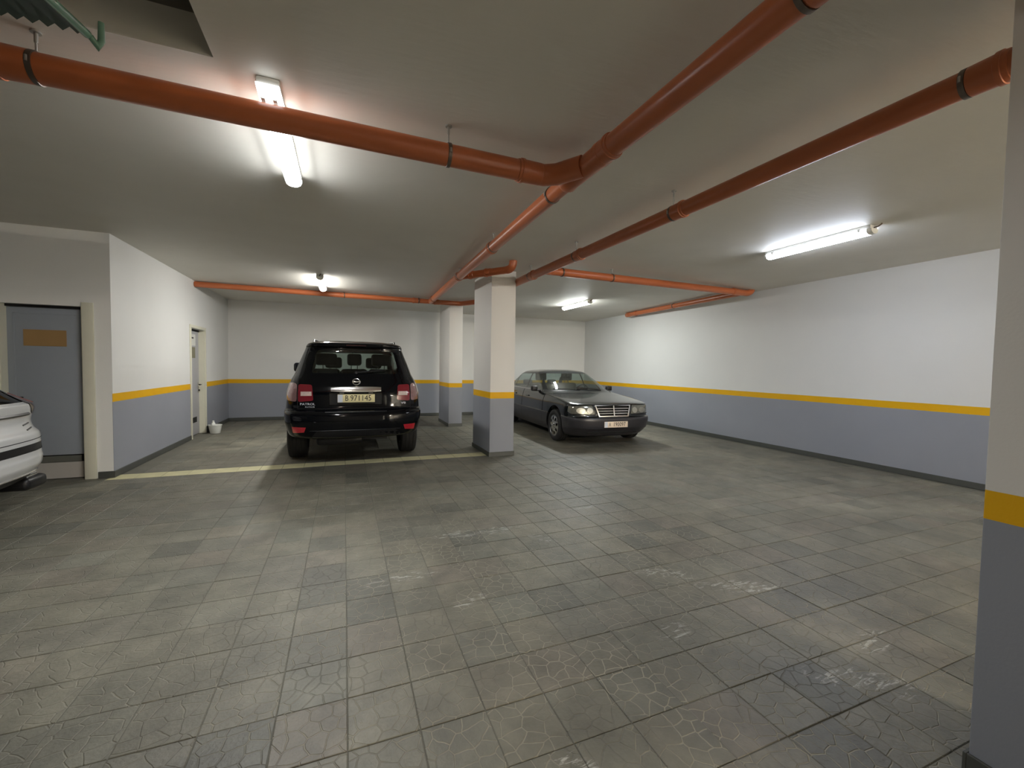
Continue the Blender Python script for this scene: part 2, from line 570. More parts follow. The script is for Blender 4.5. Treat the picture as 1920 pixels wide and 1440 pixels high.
# ------------------------------------------------------------------ structure: floor and its tiles
bm = bmesh.new()
box(bm, XW, XR, YF, YB, -0.12, -0.004)
floor = tag(obj('floor', bm, M['grout']), 'grey-green paved garage floor of square stamped cement tiles', 'floor', kind='structure')

def tile_shape(bm, cx, cy, half, dz=0.0, tx=0.0, ty=0.0):
    lo = [(-half, -half), (half, -half), (half, half), (-half, half)]
    hi = half - 0.0025
    up = [(-hi, -hi), (hi, -hi), (hi, hi), (-hi, hi)]
    a = [bm.verts.new((cx + x, cy + y, -0.012)) for x, y in lo]
    b = [bm.verts.new((cx + x, cy + y, dz - 0.002 + x * tx + y * ty)) for x, y in lo]
    c = [bm.verts.new((cx + x, cy + y, dz + x * tx + y * ty)) for x, y in up]
    for i in range(4):
        j = (i + 1) % 4
        bm.faces.new((a[i], a[j], b[j], b[i]))
        bm.faces.new((b[i], b[j], c[j], c[i]))
    bm.faces.new(c)

bm = bmesh.new()
tile_shape(bm, 0, 0, TP / 2 - 0.002)
tile0 = obj('floor_tile', bm, M['tile'], floor)
tile_me = tile0.data
tile_me2 = tile_me.copy()
tile_me2.materials.clear()
tile_me2.materials.append(M['tile_cream'])
COL.objects.unlink(tile0)
bpy.data.objects.remove(tile0)
cells = []
for i in range(-29, 28):
    for j in range(-38, 42):
        cx, cy = TX0 + (i + 0.5) * TP, TY0 + (j + 0.5) * TP
        if not (XW + 0.02 < cx - TP / 2 + 0.05 and cx + TP / 2 < XR + 0.12 and YF < cy - TP / 2 + 0.1 and cy + TP / 2 < YB + 0.15):
            continue
        if cy > YJ + 0.1 and cx < XL + 0.1: continue
        q = vproj(cx, cy, 0)
        area = 0
        if q and -40 < q[0] < 1960 and q[1] < 1480 and not (2.19 < cx < 3.0 and cy < 0.9):
            area = 1.0 / q[2] ** 3
        cells.append((area, i, j, cx, cy))
cream = [c for c in cells if c[2] == 20 and XL + 0.05 < c[3] < 2.25]
rest = sorted([c for c in cells if c not in cream], reverse=True)
single, many = rest[:300 - len(cream)], rest[300 - len(cream):]
for c in cream + single:
    o = bpy.data.objects.new('floor_tile', tile_me2 if c in cream else tile_me)
    COL.objects.link(o)
    o.parent = floor
    o.location = (c[3], c[4], random.uniform(-0.0016, 0.0008))
    o.rotation_euler = (random.uniform(-0.004, 0.004), random.uniform(-0.004, 0.004), random.uniform(-0.004, 0.004))
bm = bmesh.new()
for c in many:
    tile_shape(bm, c[3], c[4], TP / 2 - 0.002, random.uniform(-0.0016, 0.0008), random.uniform(-0.004, 0.004), random.uniform(-0.004, 0.004))
tag(obj('floor_tile_field', bm, M['tile'], floor, recalc=False), kind='stuff')

# ------------------------------------------------------------------ structure: walls, ceiling
def struct(name, m, x0, x1, y0, y1, z0, z1, label, cat='wall'):
    return tag(boxo(name, m, None, x0, x1, y0, y1, z0, z1), label, cat, kind='structure')

T = 0.2
struct('wall_back', M['wall'], XL - T, XR + T, YB, YB + T, -0.1, H, 'back wall, white over grey-blue with a yellow band, behind the black car')
struct('wall_right', M['wall'], XR, XR + T, YF, YB, -0.1, H, 'long right wall, white over grey-blue with a yellow band')
struct('wall_light_block', M['wall_white'], XW - T, 3.05, -4.2, -4.0, -0.1, H, 'unseen plain wall added behind the viewer to block the ramp lamp at left')  # added out of view to keep the far lamp off the left side
struct('wall_ramp', M['wall_white'], XW - T, XR + T, YF - T, YF, -0.1, H, 'plain wall at the ramp end of the garage')
struct('wall_far_left', M['wall'], XW - T, XW, YF, YJ + T, -0.1, H, 'far left wall beyond the white car')

def wall_with_door(name, m, axis, pos, a0, a1, d0, d1, dh, label):
    """wall sheet with a door opening; axis 'x': plane x=pos spanning y, 'y': plane y=pos spanning x"""
    bm = bmesh.new()
    for s0, s1, z0, z1 in ((a0, d0, -0.1, H), (d1, a1, -0.1, H), (d0, d1, dh, H)):
        if axis == 'x': box(bm, pos - T, pos, s0, s1, z0, z1)
        else: box(bm, s0, s1, pos, pos + T, z0, z1)
    if axis == 'x': box(bm, pos - 0.004, pos, YJ, YJ + T, -0.1, H)
    return tag(obj(name, bm, m), label, 'wall', kind='structure')

D2A, D2B, D2H = 9.86, 10.72, 2.16
wall_with_door('wall_left', M['wall'], 'x', XL, YJ + T, YB, D2A, D2B, D2H, 'left wall with grey door, white over grey-blue with a yellow band')
D1A, D1B, D1H = -3.79, -3.03, 2.165
wall_with_door('wall_left_return', M['wall_white'], 'y', YJ, XW, XL - 0.004, D1A, D1B, D1H, 'plain white return wall holding the blue-grey door at left')

# ceiling with a rectangular shaft opening
RX0, RX1, RY0, RY1 = -3.2, -0.64, 0.6, 2.713
bm = bmesh.new()
for x0, x1, y0, y1 in ((XW, XR, RY1, YB), (XW, XR, YF, RY0), (XW, RX0, RY0, RY1), (RX1, XR, RY0, RY1)):
    box(bm, x0, x1, y0, y1, H, H + 0.2)
tag(obj('ceiling', bm, M['ceiling']), 'low plastered garage ceiling', 'ceiling', kind='structure')
bm = bmesh.new()
for x0, x1, y0, y1, z0, z1 in ((RX0 - .1, RX1 + .1, RY1, RY1 + .1, H + .2, H + .75), (RX0 - .1, RX1 + .1, RY0 - .1, RY0, H + .2, H + .75),
                               (RX0 - .1, RX0, RY0, RY1, H + .2, H + .75), (RX1, RX1 + .1, RY0, RY1, H + .2, H + .75), (RX0 - .1, RX1 + .1, RY0 - .1, RY1 + .1, H + .75, H + .85)):
    box(bm, x0, x1, y0, y1, z0, z1)
tag(obj('ceiling_shaft', bm, M['recess']), 'dark recessed shaft opening in the ceiling at upper left', 'ceiling', kind='structure')

# skirting
def skirt(name, pieces, label):
    bm = bmesh.new()
    for q in pieces:
        box(bm, *q, 0.0, 0.085, 0.003, 1)
    return tag(obj(name, bm, M['skirting']), label, 'skirting', kind='structure')

skirt('baseboard_back', [(XL, XR, YB - 0.014, YB)], 'dark grey skirting along the back wall')
skirt('baseboard_right', [(XR - 0.014, XR, YF, YB - 0.014)], 'dark grey skirting along the right wall')
skirt('baseboard_left', [(XL, XL + 0.014, YJ - 0.014, D2A - 0.06), (XL, XL + 0.014, D2B + 0.06, YB - 0.014)], 'dark grey skirting along the left wall beside the grey door')
skirt('baseboard_return', [(D1B + 0.125, XL, YJ - 0.014, YJ), (XW, D1A - 0.125, YJ - 0.014, YJ)], 'dark grey skirting below the white return wall')

# columns
def column(name, x0, x1, y0, y1, label, base=True):
    r = empty(name, ((x0 + x1) / 2, (y0 + y1) / 2, 0), 0, label, 'column')
    r['kind'] = 'structure'
    hx, hy = (x1 - x0) / 2, (y1 - y0) / 2
    boxo('shaft', M['column'], r, -hx, hx, -hy, hy, -0.003, H, 0.006, 40)
    e = 0.012
    bm = bmesh.new()
    for q in ((-hx - e, hx + e, -hy - e, -hy), (-hx - e, hx + e, hy, hy + e), (-hx - e, -hx, -hy, hy), (hx, hx + e, -hy, hy)):
        box(bm, *q, 0.0, 0.075, 0.002, 1)
    obj('skirting', bm, M['skirting'], r)
    return r

column('column', 2.245, 2.675, 6.635, 7.62, 'nearer free-standing column between the two cars, cream front with yellow band')
column('column', 2.40, 2.735, 10.275, 11.43, 'farther free-standing column against the back, right of the black car')
column('column', 2.19, 2.64, -0.15, 0.79, 'large pillar edge at the right border, close to the viewer')

# doors
def make_door1():
    r = empty('door_1', ((D1A + D1B) / 2, YJ, 0), 0, 'blue-grey door with tan upper panel in cream frame, behind the white car', 'door')
    r['kind'] = 'structure'
    h = (D1B - D1A) / 2
    y = 0.11
    boxo('leaf', M['door'], r, -h + 0.012, h - 0.012, y, y + 0.045, 0.305, D1H - 0.03, 0.004, 40)
    boxo('kick_panel', simple('pale_kick_panel', srgb(176, 172, 166), 0.5), r, -h + 0.012, h - 0.012, y, y + 0.045, 0.008, 0.21)
    boxo('vent_gap', M['dark'], r, -h + 0.012, h - 0.012, y + 0.02, y + 0.045, 0.21, 0.305)
    boxo('vent_slat', simple('grey_vent_slat', srgb(98, 99, 92), 0.5), r, -h + 0.05, h - 0.09, y + 0.002, y + 0.018, 0.215, 0.29, 0.002)
    bm = bmesh.new()
    for q in ((-h + 0.07, -h + 0.082, 0.3, D1H - 0.10), (-h + 0.07, h - 0.10, D1H - 0.112, D1H - 0.10)):
        box(bm, q[0], q[1], y - 0.004, y, q[2], q[3])
    obj('panel_moulding', bm, M['door'], r)
    boxo('upper_panel', M['vent'], r, -0.22, 0.18, y - 0.006, y, 1.665, 1.865, 0.002)
    for s in (-1, 1):
        boxo('jamb', M['doorframe'], r, s * h, s * (h + 0.115), -0.022, 0.0, 0.0, D1H + 0.05, 0.004, 40)
        boxo('jamb_lining', M['doorframe'], r, s * h - s * 0.012, s * h, 0.0, T, 0.0, D1H)
    boxo('lintel_gap', M['dark'], r, -h, h, 0.085, 0.12, D1H - 0.03, D1H)
    bm = bmesh.new()
    box(bm, -h + 0.05, -h + 0.07, y - 0.05, y, 1.02, 1.05)
    box(bm, -h + 0.05, -h + 0.17, y - 0.06, y - 0.045, 1.025, 1.045, 0.004)
    obj('handle', bm, M['metal_dark'], r)
    boxo('backing', M['dark'], r, -h, h, T - 0.02, T, 0, D1H)
make_door1()

def make_door2():
    r = empty('door_2', (XL, (D2A + D2B) / 2, 0), 0, 'grey door set back in the left wall with small vent and black handle', 'door')
    r['kind'] = 'structure'
    h = (D2B - D2A) / 2
    x = -0.10
    grey = simple('grey_door_paint', srgb(172, 172, 176), 0.45, var=0.03)
    boxo('leaf', grey, r, x - 0.045, x, -h + 0.012, h - 0.012, 0.008, D2H - 0.035, 0.004, 40)
    boxo('lintel_gap', M['dark'], r, x - 0.02, x + 0.012, -h, h, D2H - 0.035, D2H)
    boxo('vent_panel', simple('olive_vent_panel', srgb(128, 124, 100), 0.5), r, x, x + 0.006, -0.15, 0.18, 1.58, 1.80, 0.002)
    boxo('lower_vent', M['dark'], r, x, x + 0.006, -0.08, 0.24, 0.26, 0.37, 0.003)
    boxo('notice', M['paper'], r, x, x + 0.002, -0.16, 0.22, 1.83, 2.06)
    bm = bmesh.new()
    box(bm, x + 0.002, x + 0.003, -0.08, 0.1, 1.97, 2.0)
    obj('notice_mark', bm, M['ink'], r)
    bm = bmesh.new()
    box(bm, x, x + 0.01, h - 0.10, h - 0.05, 0.86, 1.08, 0.003)
    obj('handle_plate', M and bm, M['steel'], r)
    bm = bmesh.new()
    tube(bm, [(x + 0.005, h - 0.075, 1.03), (x + 0.055, h - 0.075, 1.03), (x + 0.06, h - 0.09, 1.03), (x + 0.06, h - 0.19, 1.025)], 0.011, 10)
    tube(bm, [(x + 0.005, h - 0.075, 0.91), (x + 0.03, h - 0.075, 0.91)], 0.02, 12)
    obj('handle', bm, M['metal_dark'], r, 40)
    for s in (-1, 1):
        boxo('jamb', M['doorframe'], r, 0.0, 0.02, s * h, s * (h + 0.06), 0.0, D2H + 0.06, 0.004, 40)
        boxo('jamb_lining', M['doorframe'], r, -T, 0.0, s * h - s * 0.012, s * h, 0.0, D2H)
    boxo('head', M['doorframe'], r, 0.0, 0.02, -h, h, D2H, D2H + 0.06, 0.004, 40)
    boxo('backing', M['dark'], r, -T, -T + 0.02, -h, h, 0, D2H)
make_door2()

# ------------------------------------------------------------------ ceiling lamps
def lamp(key, x, y, L, label, dim_near=0.0, rz=0.0, cable=True):
    r = empty('ceiling_lamp', (x, y, H), rz, label, 'lamp', 'tube lamps on the ceiling')
    s, s2, c = LAMP[key]
    a, b = -L / 2, L / 2
    boxo('housing', M['lampbody'], r, -0.06, 0.06, a + 0.01, b - 0.01, -0.045, 0.0, 0.012, 40)
    prof = [(-0.064, -0.045), (-0.062, -0.062), (-0.052, -0.082), (-0.03, -0.096), (0, -0.10), (0.03, -0.096), (0.052, -0.082), (0.062, -0.062), (0.064, -0.045)]
    def seg(name, u0, u1, m, sc0=1.0, sc1=1.0):
        bm = bmesh.new()
        ring_loft(bm, [[(px * sc0, u0, -0.045 + (pz + 0.045) * sc0) for px, pz in prof], [(px * sc1, u1, -0.045 + (pz + 0.045) * sc1) for px, pz in prof]])
        bmesh.ops.recalc_face_normals(bm, faces=bm.faces)
        if isinstance(m, list):
            for f in bm.faces:
                f.material_index = 0 if f.normal.z < -0.6 else 1
        return obj(name, bm, m, r, 50)
    n0 = a + 0.05 + dim_near
    seg('end_cap', a, n0, emission('lamp_end_glow', c, 2.2) if dim_near else M['lampclear'], 0.93, 1.0)
    seg('end_cap', b - 0.03, b, M['lampclear'], 1.0, 0.93)
    seg('diffuser', n0, b - 0.03, [emission('lamp_glow_' + key, c, s), emission('lamp_side_glow_' + key, c, s2)])
    if dim_near:
        for sx in (-0.03, 0.03):
            bm = bmesh.new()
            box(bm, sx - 0.010, sx + 0.010, a + 0.05, a + 0.12, -0.104, -0.092, 0.002)
            obj('tube_holder', bm, M['steel'], r)
    for s_ in (-1, 1):
        for yy in (a + 0.12 + dim_near, b - 0.12):
            boxo('clip', M['steel'], r, s_ * 0.063, s_ * 0.068, yy - 0.012, yy + 0.012, -0.062, -0.03, 0.001)
    if cable:
        bm = bmesh.new()
        tube(bm, [(0, a + 0.01, -0.03), (0.0, a - 0.03, -0.03), (0.012, a - 0.05, -0.012), (0.016, a - 0.055, -0.001)], 0.007, 8)
        obj('cable', bm, M['clamp'], r, 40)
    return r

lamp('entry', -0.40, 3.44, 1.36, 'bright tube lamp on the ceiling at upper left, crossed by the brown pipe', 0.16, 0, False)
lamp('right', 5.31, 3.49, 1.25, 'bluish tube lamp on the ceiling at right above the open bay')
lamp('back', -0.41, 9.0, 1.30, 'short-looking tube lamp on the ceiling above the black car')
lamp('backright', 5.30, 9.16, 1.28, 'small distant tube lamp on the ceiling above the dark saloon')
lamp('entrance_fill', -0.4, -2.1, 1.30, 'unseen warm tube lamp added just behind the viewer to brighten the pillar')  # added out of view as fill for the pillar's near face
lamp('ramp', 5.3, -7.5, 1.30, 'unseen warm tube lamp added far behind the viewer to light column and back wall', 0, PI / 2)  # added out of view, strong fill for column fronts and back wall

# ------------------------------------------------------------------ drain pipes under the ceiling
def pipe_part(r, name, p0, p1, rad, m=None):
    bm = bmesh.new()
    Ln = (Vector(p1) - Vector(p0)).length
    lathe(bm, p0, p1, [(0, rad), (Ln, rad)], 24)
    return obj(name, bm, m or M['pipe'], r, 40)

def along(p0, p1, t):
    return Vector(p0).lerp(Vector(p1), t)

def coupling(r, p, d, rad, ln=0.13):
    d = Vector(d).normalized()
    p = Vector(p)
    bm = bmesh.new()
    e = rad + 0.005
    lathe(bm, p - d * ln / 2, p + d * ln / 2, [(0, rad), (0.002, e), (0.02, e + 0.002), (0.022, e + 0.007), (0.042, e + 0.007), (0.044, e + 0.002), (ln - 0.004, e), (ln, rad)], 24)
    return obj('coupling', bm, M['pipe'], r, 30)

def clamp(r, p, d, rad, hook=True):
    d = Vector(d).normalized()
    p = Vector(p)
    bm = bmesh.new()
    e = rad + 0.004
    lathe(bm, p - d * 0.012, p + d * 0.012, [(0, rad), (0.001, e), (0.023, e), (0.024, rad)], 24)
    a, b = frame_for(d)
    side = a if a.length else Vector((1, 0, 0))
    c = obj('clamp', bm, M['clamp'], r, 40)
    for s in (-1, 1):
        bm = bmesh.new()
        q = p + side * s * (rad + 0.008)
        lathe(bm, q - Vector((0, 0, 0.014)), q + Vector((0, 0, 0.014)), [(0, 0.006), (0.028, 0.006)], 8)
        obj('clamp_bolt', bm, M['steel'], c)
    if hook:
        bm = bmesh.new()
        top = Vector((p.x, p.y, H))
        tube(bm, [p + Vector((0, 0, rad)), top], 0.005, 8)
        lathe(bm, top - Vector((0, 0, 0.055)), top, [(0, 0.008), (0.045, 0.008), (0.046, 0.022), (0.055, 0.022)], 10)
        obj('hanger_rod', bm, M['steel'], c, 40)
    return c

def run(label, loc, group='terracotta drain pipes under the ceiling'):
    # parts are given in world coordinates: shift them under an empty at the run's start
    return tag(bpy.data.objects.new('drain_pipe', None), label, 'pipe', group)

def new_run(label):
    o = run(label, None)
    COL.objects.link(o)
    return o

# A: cross pipe at upper left, from the left to the wye
A0, A1 = Vector((-6.5, 2.845, 2.965)), Vector((1.30, 2.845, 2.90))
rA = new_run('long terracotta pipe crossing the upper left in front of the tube lamp')
pipe_part(rA, 'pipe', A0, A1, 0.070)
dA = A1 - A0
cA = along(A0, A1, (-1.42 + 6.5) / 7.8)
coupling(rA, cA - dA.normalized() * 0.07, dA, 0.070, 0.16)
for x in (-1.40, 0.645, -4.2):
    clamp(rA, along(A0, A1, (x + 6.5) / 7.8), dA, 0.072)
coupling(rA, A1 - dA.normalized() * 0.07, dA, 0.070, 0.18)

# B/C: main line running away from the viewer
B0, J = Vector((1.585, -3.2, 2.86)), Vector((1.565, 2.72, 2.905))
C1 = Vector((1.90, 10.13, 3.028))
rB = new_run('main terracotta pipe running from upper right into the depth towards the black car')
dB = J - B0
dC = C1 - J
pipe_part(rB, 'pipe', B0, J, 0.070)
pipe_part(rB, 'pipe', J - dC.normalized() * 0.05, C1, 0.0625)
bm = bmesh.new()   # 45 degree wye body that takes pipe A
lathe(bm, J - dB.normalized() * 0.34, J + dC.normalized() * 0.20, [(0, 0.070), (0.003, 0.078), (0.05, 0.080), (0.055, 0.075), (0.46, 0.074), (0.50, 0.080), (0.545, 0.0625)], 24)
tube(bm, [A1 + Vector((-0.03, 0, 0)), A1 + Vector((0.05, 0, 0)), A1 + Vector((0.13, -0.05, 0)), Vector((1.545, 2.62, 2.905))], 0.074, 24)
obj('wye_fitting', bm, M['pipe'], rB, 35)
coupling(rB, J - dB.normalized() * 0.36, dB, 0.070, 0.16)
for t in (0.06, 0.29, 0.55, 0.93):
    p = along(J, C1, t)
    clamp(rB, p, dC, 0.064)
    if t > 0.1: coupling(rB, p + dC.normalized() * 0.10, dC, 0.0625, 0.12)
pB = along(B0, J, (1.00 + 3.2) / 5.92)
coupling(rB, pB, dB, 0.070, 0.17)
clamp(rB, pB + dB.normalized() * 0.1, dB, 0.072, False)
bm = bmesh.new()
tube(bm, [along(B0, J, 0.0), B0 + Vector((0, -0.08, 0)), B0 + Vector((0, -0.13, 0.05)), B0 + Vector((0, -0.14, 0.238))], 0.07, 20)
obj('elbow', bm, M['pipe'], rB, 40)

# I: short branch to the riser in front of the nearer column
I0, I1 = along(J, C1, 0.56), Vector((2.30, 6.08, 2.975))
rI = new_run('short terracotta branch ending in an elbow before the nearer column')
dI = I1 - I0
pipe_part(rI, 'pipe', I0, I1, 0.056)
bm = bmesh.new()
tube(bm, bend(I1, I1 + dI.normalized() * 0.10, I1 + dI.normalized() * 0.11 + Vector((0, 0, 0.10))) + [I1 + dI.normalized() * 0.11 + Vector((0, 0, H - 0.002 - I1.z))], 0.060, 20)
obj('elbow', bm, M['pipe'], rI, 40)
for t in (0.28, 0.62):
    coupling(rI, along(I0, I1, t), dI, 0.056, 0.12)

# G/H: cross pipe at the back
G0, G1 = Vector((XL + 0.005, 10.13, 3.032)), Vector((2.52, 10.13, 3.02))
rG = new_run('thin terracotta pipe crossing the back ceiling from the left wall to the farther column')
dG = G1 - G0
pipe_part(rG, 'pipe', G0, G1, 0.056)
for x in (0.0, 1.62):
    t = (x - G0.x) / (G1.x - G0.x)
    clamp(rG, along(G0, G1, t), dG, 0.058)
coupling(rG, along(G0, G1, (1.55 - G0.x) / 5.27), dG, 0.056, 0.14)
coupling(rG, along(G0, G1, (2.05 - G0.x) / 5.27), dG, 0.056, 0.14)
bm = bmesh.new()
tube(bm, bend(G1, G1 + Vector((0.11, 0, 0.0)), G1 + Vector((0.16, -0.10, 0.0))) + [G1 + Vector((0.42, -0.55, 0.0))], 0.058, 20)
obj('elbow', bm, M['pipe'], rG, 40)

# D: long pipe on the right running away
D0, D1 = Vector((2.76, -3.2, 2.83)), Vector((2.72, 7.4, 2.945))
rD = new_run('long dark terracotta pipe at upper right running behind the nearer column')
dD = D1 - D0
pipe_part(rD, 'pipe', D0, D1, 0.0625)
for y in (1.13, 3.05, 4.75, 6.15):
    t = (y - D0.y) / (D1.y - D0.y)
    p = along(D0, D1, t)
    clamp(rD, p, dD, 0.064, y > 2)
    coupling(rD, p - dD.normalized() * 0.08, dD, 0.0625, 0.14)
bm = bmesh.new()
tube(bm, bend(D1, D1 + Vector((0, 0.12, 0)), D1 + Vector((0, 0.13, 0.12))), 0.064, 20)
obj('elbow', bm, M['pipe'], rD, 40)

# E: branch going right, F: back along the right wall
E0, E1 = Vector((2.78, 5.70, 2.935)), Vector((7.30, 6.10, 3.025))
rE = new_run('terracotta pipe branching right towards the long right wall')
dE = E1 - E0
pipe_part(rE, 'pipe', E0, E1, 0.060)
for t in (0.06, 0.27):
    clamp(rE, along(E0, E1, t), dE, 0.062)
coupling(rE, along(E0, E1, 0.93), dE, 0.060, 0.14)
bm = bmesh.new()
tube(bm, bend(E1, E1 + Vector((0.14, 0.01, 0)), E1 + Vector((0.20, 0.02, 0.073))), 0.062, 20)
obj('elbow', bm, M['pipe'], rE, 40)
F0, F1 = Vector((7.20, 6.10, 3.02)), Vector((7.48, 10.05, 3.03))
rF = new_run('terracotta pipe running along the top of the right wall, capped at its end')
dF = F1 - F0
pipe_part(rF, 'pipe', F0, F1, 0.056)
coupling(rF, along(F0, F1, 0.90), dF, 0.056, 0.14)
bm = bmesh.new()
lathe(bm, F1 - dF.normalized() * 0.12, F1 + dF.normalized() * 0.06, [(0, 0.056), (0.003, 0.064), (0.14, 0.064), (0.17, 0.050), (0.18, 0.03)], 20)
obj('end_cap', bm, M['pipe'], rF, 40)
clamp(rF, along(F0, F1, 0.5), dF, 0.058)

# ------------------------------------------------------------------ green overhead gate at upper left
rg = empty('overhead_gate', (-0.98, 2.34, 2.855), 0, 'raised green corrugated metal gate with pale tube edge at upper left corner', 'gate')
gx0, gx1, gy0, gy1 = -1.9, -0.02, -1.75, 0.0
def gz(y): return 0.01 + y * 0.20
bm = bmesh.new()
nr = 82
for k in range(nr):
    xa = gx0 + (gx1 - gx0) * k / nr
    xb = gx0 + (gx1 - gx0) * (k + 1) / nr
    za, zb = (0.0, -0.022) if k % 2 == 0 else (-0.022, 0.0)
    q = [bm.verts.new((x, y, gz(y) + z + dz)) for dz in (0, 0.004) for (x, y, z) in ((xa, gy0, za), (xb, gy0, zb), (xb, gy1, zb), (xa, gy1, za))]
    for f in ((0, 1, 2, 3), (7, 6, 5, 4), (0, 4, 5, 1), (2, 6, 7, 3)):
        bm.faces.new([q[i] for i in f])
obj('corrugated_sheet', bm, M['green'], rg)
bm = bmesh.new()
tube(bm, [(0.0, gy0, gz(gy0) - 0.025), (0.0, -0.03, gz(-0.03) - 0.025)], 0.016, 16)
obj('edge_tube', bm, M['greenlight'], rg, 40)
bm = bmesh.new()
tube(bm, [(0.005, -0.02, -0.02), (0.022, 0.0, -0.045), (0.034, 0.0, -0.02), (0.038, -0.01, 0.05)], [0.012, 0.018, 0.013, 0.01], 12)
obj('bracket', bm, M['greenlight'], rg, 50)
for xx in (-0.4, -1.3):
    bm = bmesh.new()
    tube(bm, [(xx, -0.35, gz(-0.35) - 0.01), (xx, -0.35, 0.98)], 0.012, 8)
    obj('hanger_rod', bm, M['steel'], rg, 40)
rs = empty('gate_stay', (-0.055, 1.42, H), 0, 'rounded green metal stay hanging at the top edge of the photo', 'stay')
bm = bmesh.new()
tube(bm, [(0, -0.10, 0), (0, -0.09, -0.25), (0, -0.03, -0.42), (0.0, 0.0, -0.47), (0.0, 0.01, -0.485)], [0.022, 0.024, 0.03, 0.026, 0.012], 14)
obj('arm', bm, M['green'], rs, 50)
boxo('ceiling_plate', M['green'], rs, -0.05, 0.05, -0.15, -0.05, -0.008, 0, 0.002)

# ------------------------------------------------------------------ bucket and bottle
rb = empty('bucket', (-2.545, 10.60, 0.0), 0.4, 'small white plastic bucket standing on the floor beside the grey door', 'bucket')
bm = bmesh.new()
lathe(bm, (0, 0, 0), (0, 0, 0.2), [(0.0, 0.088), (0.004, 0.092), (0.16, 0.118), (0.165, 0.126), (0.18, 0.126), (0.18, 0.116), (0.02, 0.086)], 24)
obj('pail', bm, M['plastic_white'], rb, 40)
bm = bmesh.new()
tube(bm, [(0.12 * math.cos(a), 0.12 * math.sin(a) * 0.35 - 0.10 * math.sin(a), 0.16 + 0.02 * math.sin(a)) for a in (PI * k / 12 for k in range(13))], 0.004, 8)
obj('handle', bm, M['plastic_white'], rb, 40)
rt = empty('bottle', (-2.58, 10.61, 0.024), 0.2, 'white bottle sticking up out of the small bucket', 'bottle')
bm = bmesh.new()
lathe(bm, (0, 0, 0), (0, 0, 0.26), [(0, 0.036), (0.004, 0.04), (0.17, 0.04), (0.195, 0.03), (0.205, 0.018)], 18)
obj('body', bm, M['plastic_white'], rt, 40)
bm = bmesh.new()
lathe(bm, (0, 0, 0.205), (0, 0, 0.24), [(0, 0.022), (0.03, 0.022), (0.034, 0.016)], 14)
obj('cap', bm, M['plastic_white'], rt, 40)
bm = bmesh.new()
box(bm, -0.03, 0.03, -0.04, 0.04, 0.0, 0.15, 0.008)
box(bm, -0.012, 0.012, -0.012, 0.012, 0.15, 0.17, 0.004)
tag(obj('canister', bm, M['trim'], None, 40, (-2.69, 10.72, 0)), 'small black canister between the white bucket and the grey door', 'canister')

def place_root(o, loc):
    loc = Vector(loc)
    o.location = loc
    for c in o.children:
        c.location = Vector(c.location) - loc
for o_, p_ in ((rA, A0), (rB, B0), (rI, I0), (rG, G0), (rD, D0), (rE, E0), (rF, F0)):
    place_root(o_, p_)

# ------------------------------------------------------------------ car kit
# car frame: x to the car's right, y forward with 0 at the rear bumper, z up
def pchip(ks, t):
    """monotone interpolation of a list of key tuples at parameter t (key index)"""
    i = min(int(t), len(ks) - 2)
    u = t - i
    out = []
    for c in range(len(ks[0])):
        y0, y1 = ks[i][c], ks[i + 1][c]
        d = y1 - y0
        def slope(k):
            if k == 0 or k == len(ks) - 1: return None
            a = ks[k][c] - ks[k - 1][c]; b = ks[k + 1][c] - ks[k][c]
            return 0.0 if a * b <= 0 else 2 * a * b / (a + b)
        m0, m1 = slope(i), slope(i + 1)
        m0 = d if m0 is None else m0
        m1 = d if m1 is None else m1
        h00 = 2 * u ** 3 - 3 * u ** 2 + 1; h10 = u ** 3 - 2 * u ** 2 + u
        h01 = -2 * u ** 3 + 3 * u ** 2; h11 = u ** 3 - u ** 2
        out.append(h00 * y0 + h10 * m0 + h01 * y1 + h11 * m1)
    return out

def resample(pts, n):
    L = [0]
    for a, b in zip(pts, pts[1:]):
        L.append(L[-1] + math.hypot(b[0] - a[0], b[1] - a[1]))
    out, j = [], 0
    for k in range(n + 1):
        s = L[-1] * k / n
        while j < len(L) - 2 and L[j + 1] < s: j += 1
        u = (s - L[j]) / max(1e-9, L[j + 1] - L[j])
        out.append((pts[j][0] + (pts[j + 1][0] - pts[j][0]) * u, pts[j][1] + (pts[j + 1][1] - pts[j][1]) * u))
    return out

def plan_outline(z, yr, yf, w, dr, df, nr, nf, barrel=0.03, ne=14, ns=22):
    Ln = yf - yr
    if dr + df > Ln * 0.98:
        s = Ln * 0.98 / (dr + df)
        dr *= s; df *= s
    rear = [(w * math.sin(a) ** (2 / nr), yr + dr * (1 - math.cos(a) ** (2 / nr))) for a in (PI / 2 * k / 120 for k in range(121))]
    rear[-1] = (w, yr + dr)
    front = [(w * math.cos(a) ** (2 / nf), yf - df * (1 - math.sin(a) ** (2 / nf))) for a in (PI / 2 * k / 120 for k in range(121))]
    front[-1] = (0.0, yf); front[0] = (w, yf - df)
    side = [(w, yr + dr + (Ln - dr - df) * k / ns) for k in range(ns + 1)]
    half = resample(rear, ne) + side[1:-1] + resample(front, ne)
    ym, hh = (yr + yf) / 2, max(1e-6, Ln / 2)
    half = [(x * (1 - barrel * ((y - ym) / hh) ** 2), y) for x, y in half]
    full = half + [(-x, y) for x, y in reversed(half[1:-1])]
    return [Vector((x, y, z)) for x, y in full]

def loft_body(keys, sub=5):
    rings = []
    steps = (len(keys) - 1) * sub
    for k in range(steps + 1):
        rings.append(plan_outline(*pchip(keys, k / sub)))
    bm = bmesh.new()
    ring_loft(bm, rings, True, True)
    bmesh.ops.recalc_face_normals(bm, faces=bm.faces)
    return bm

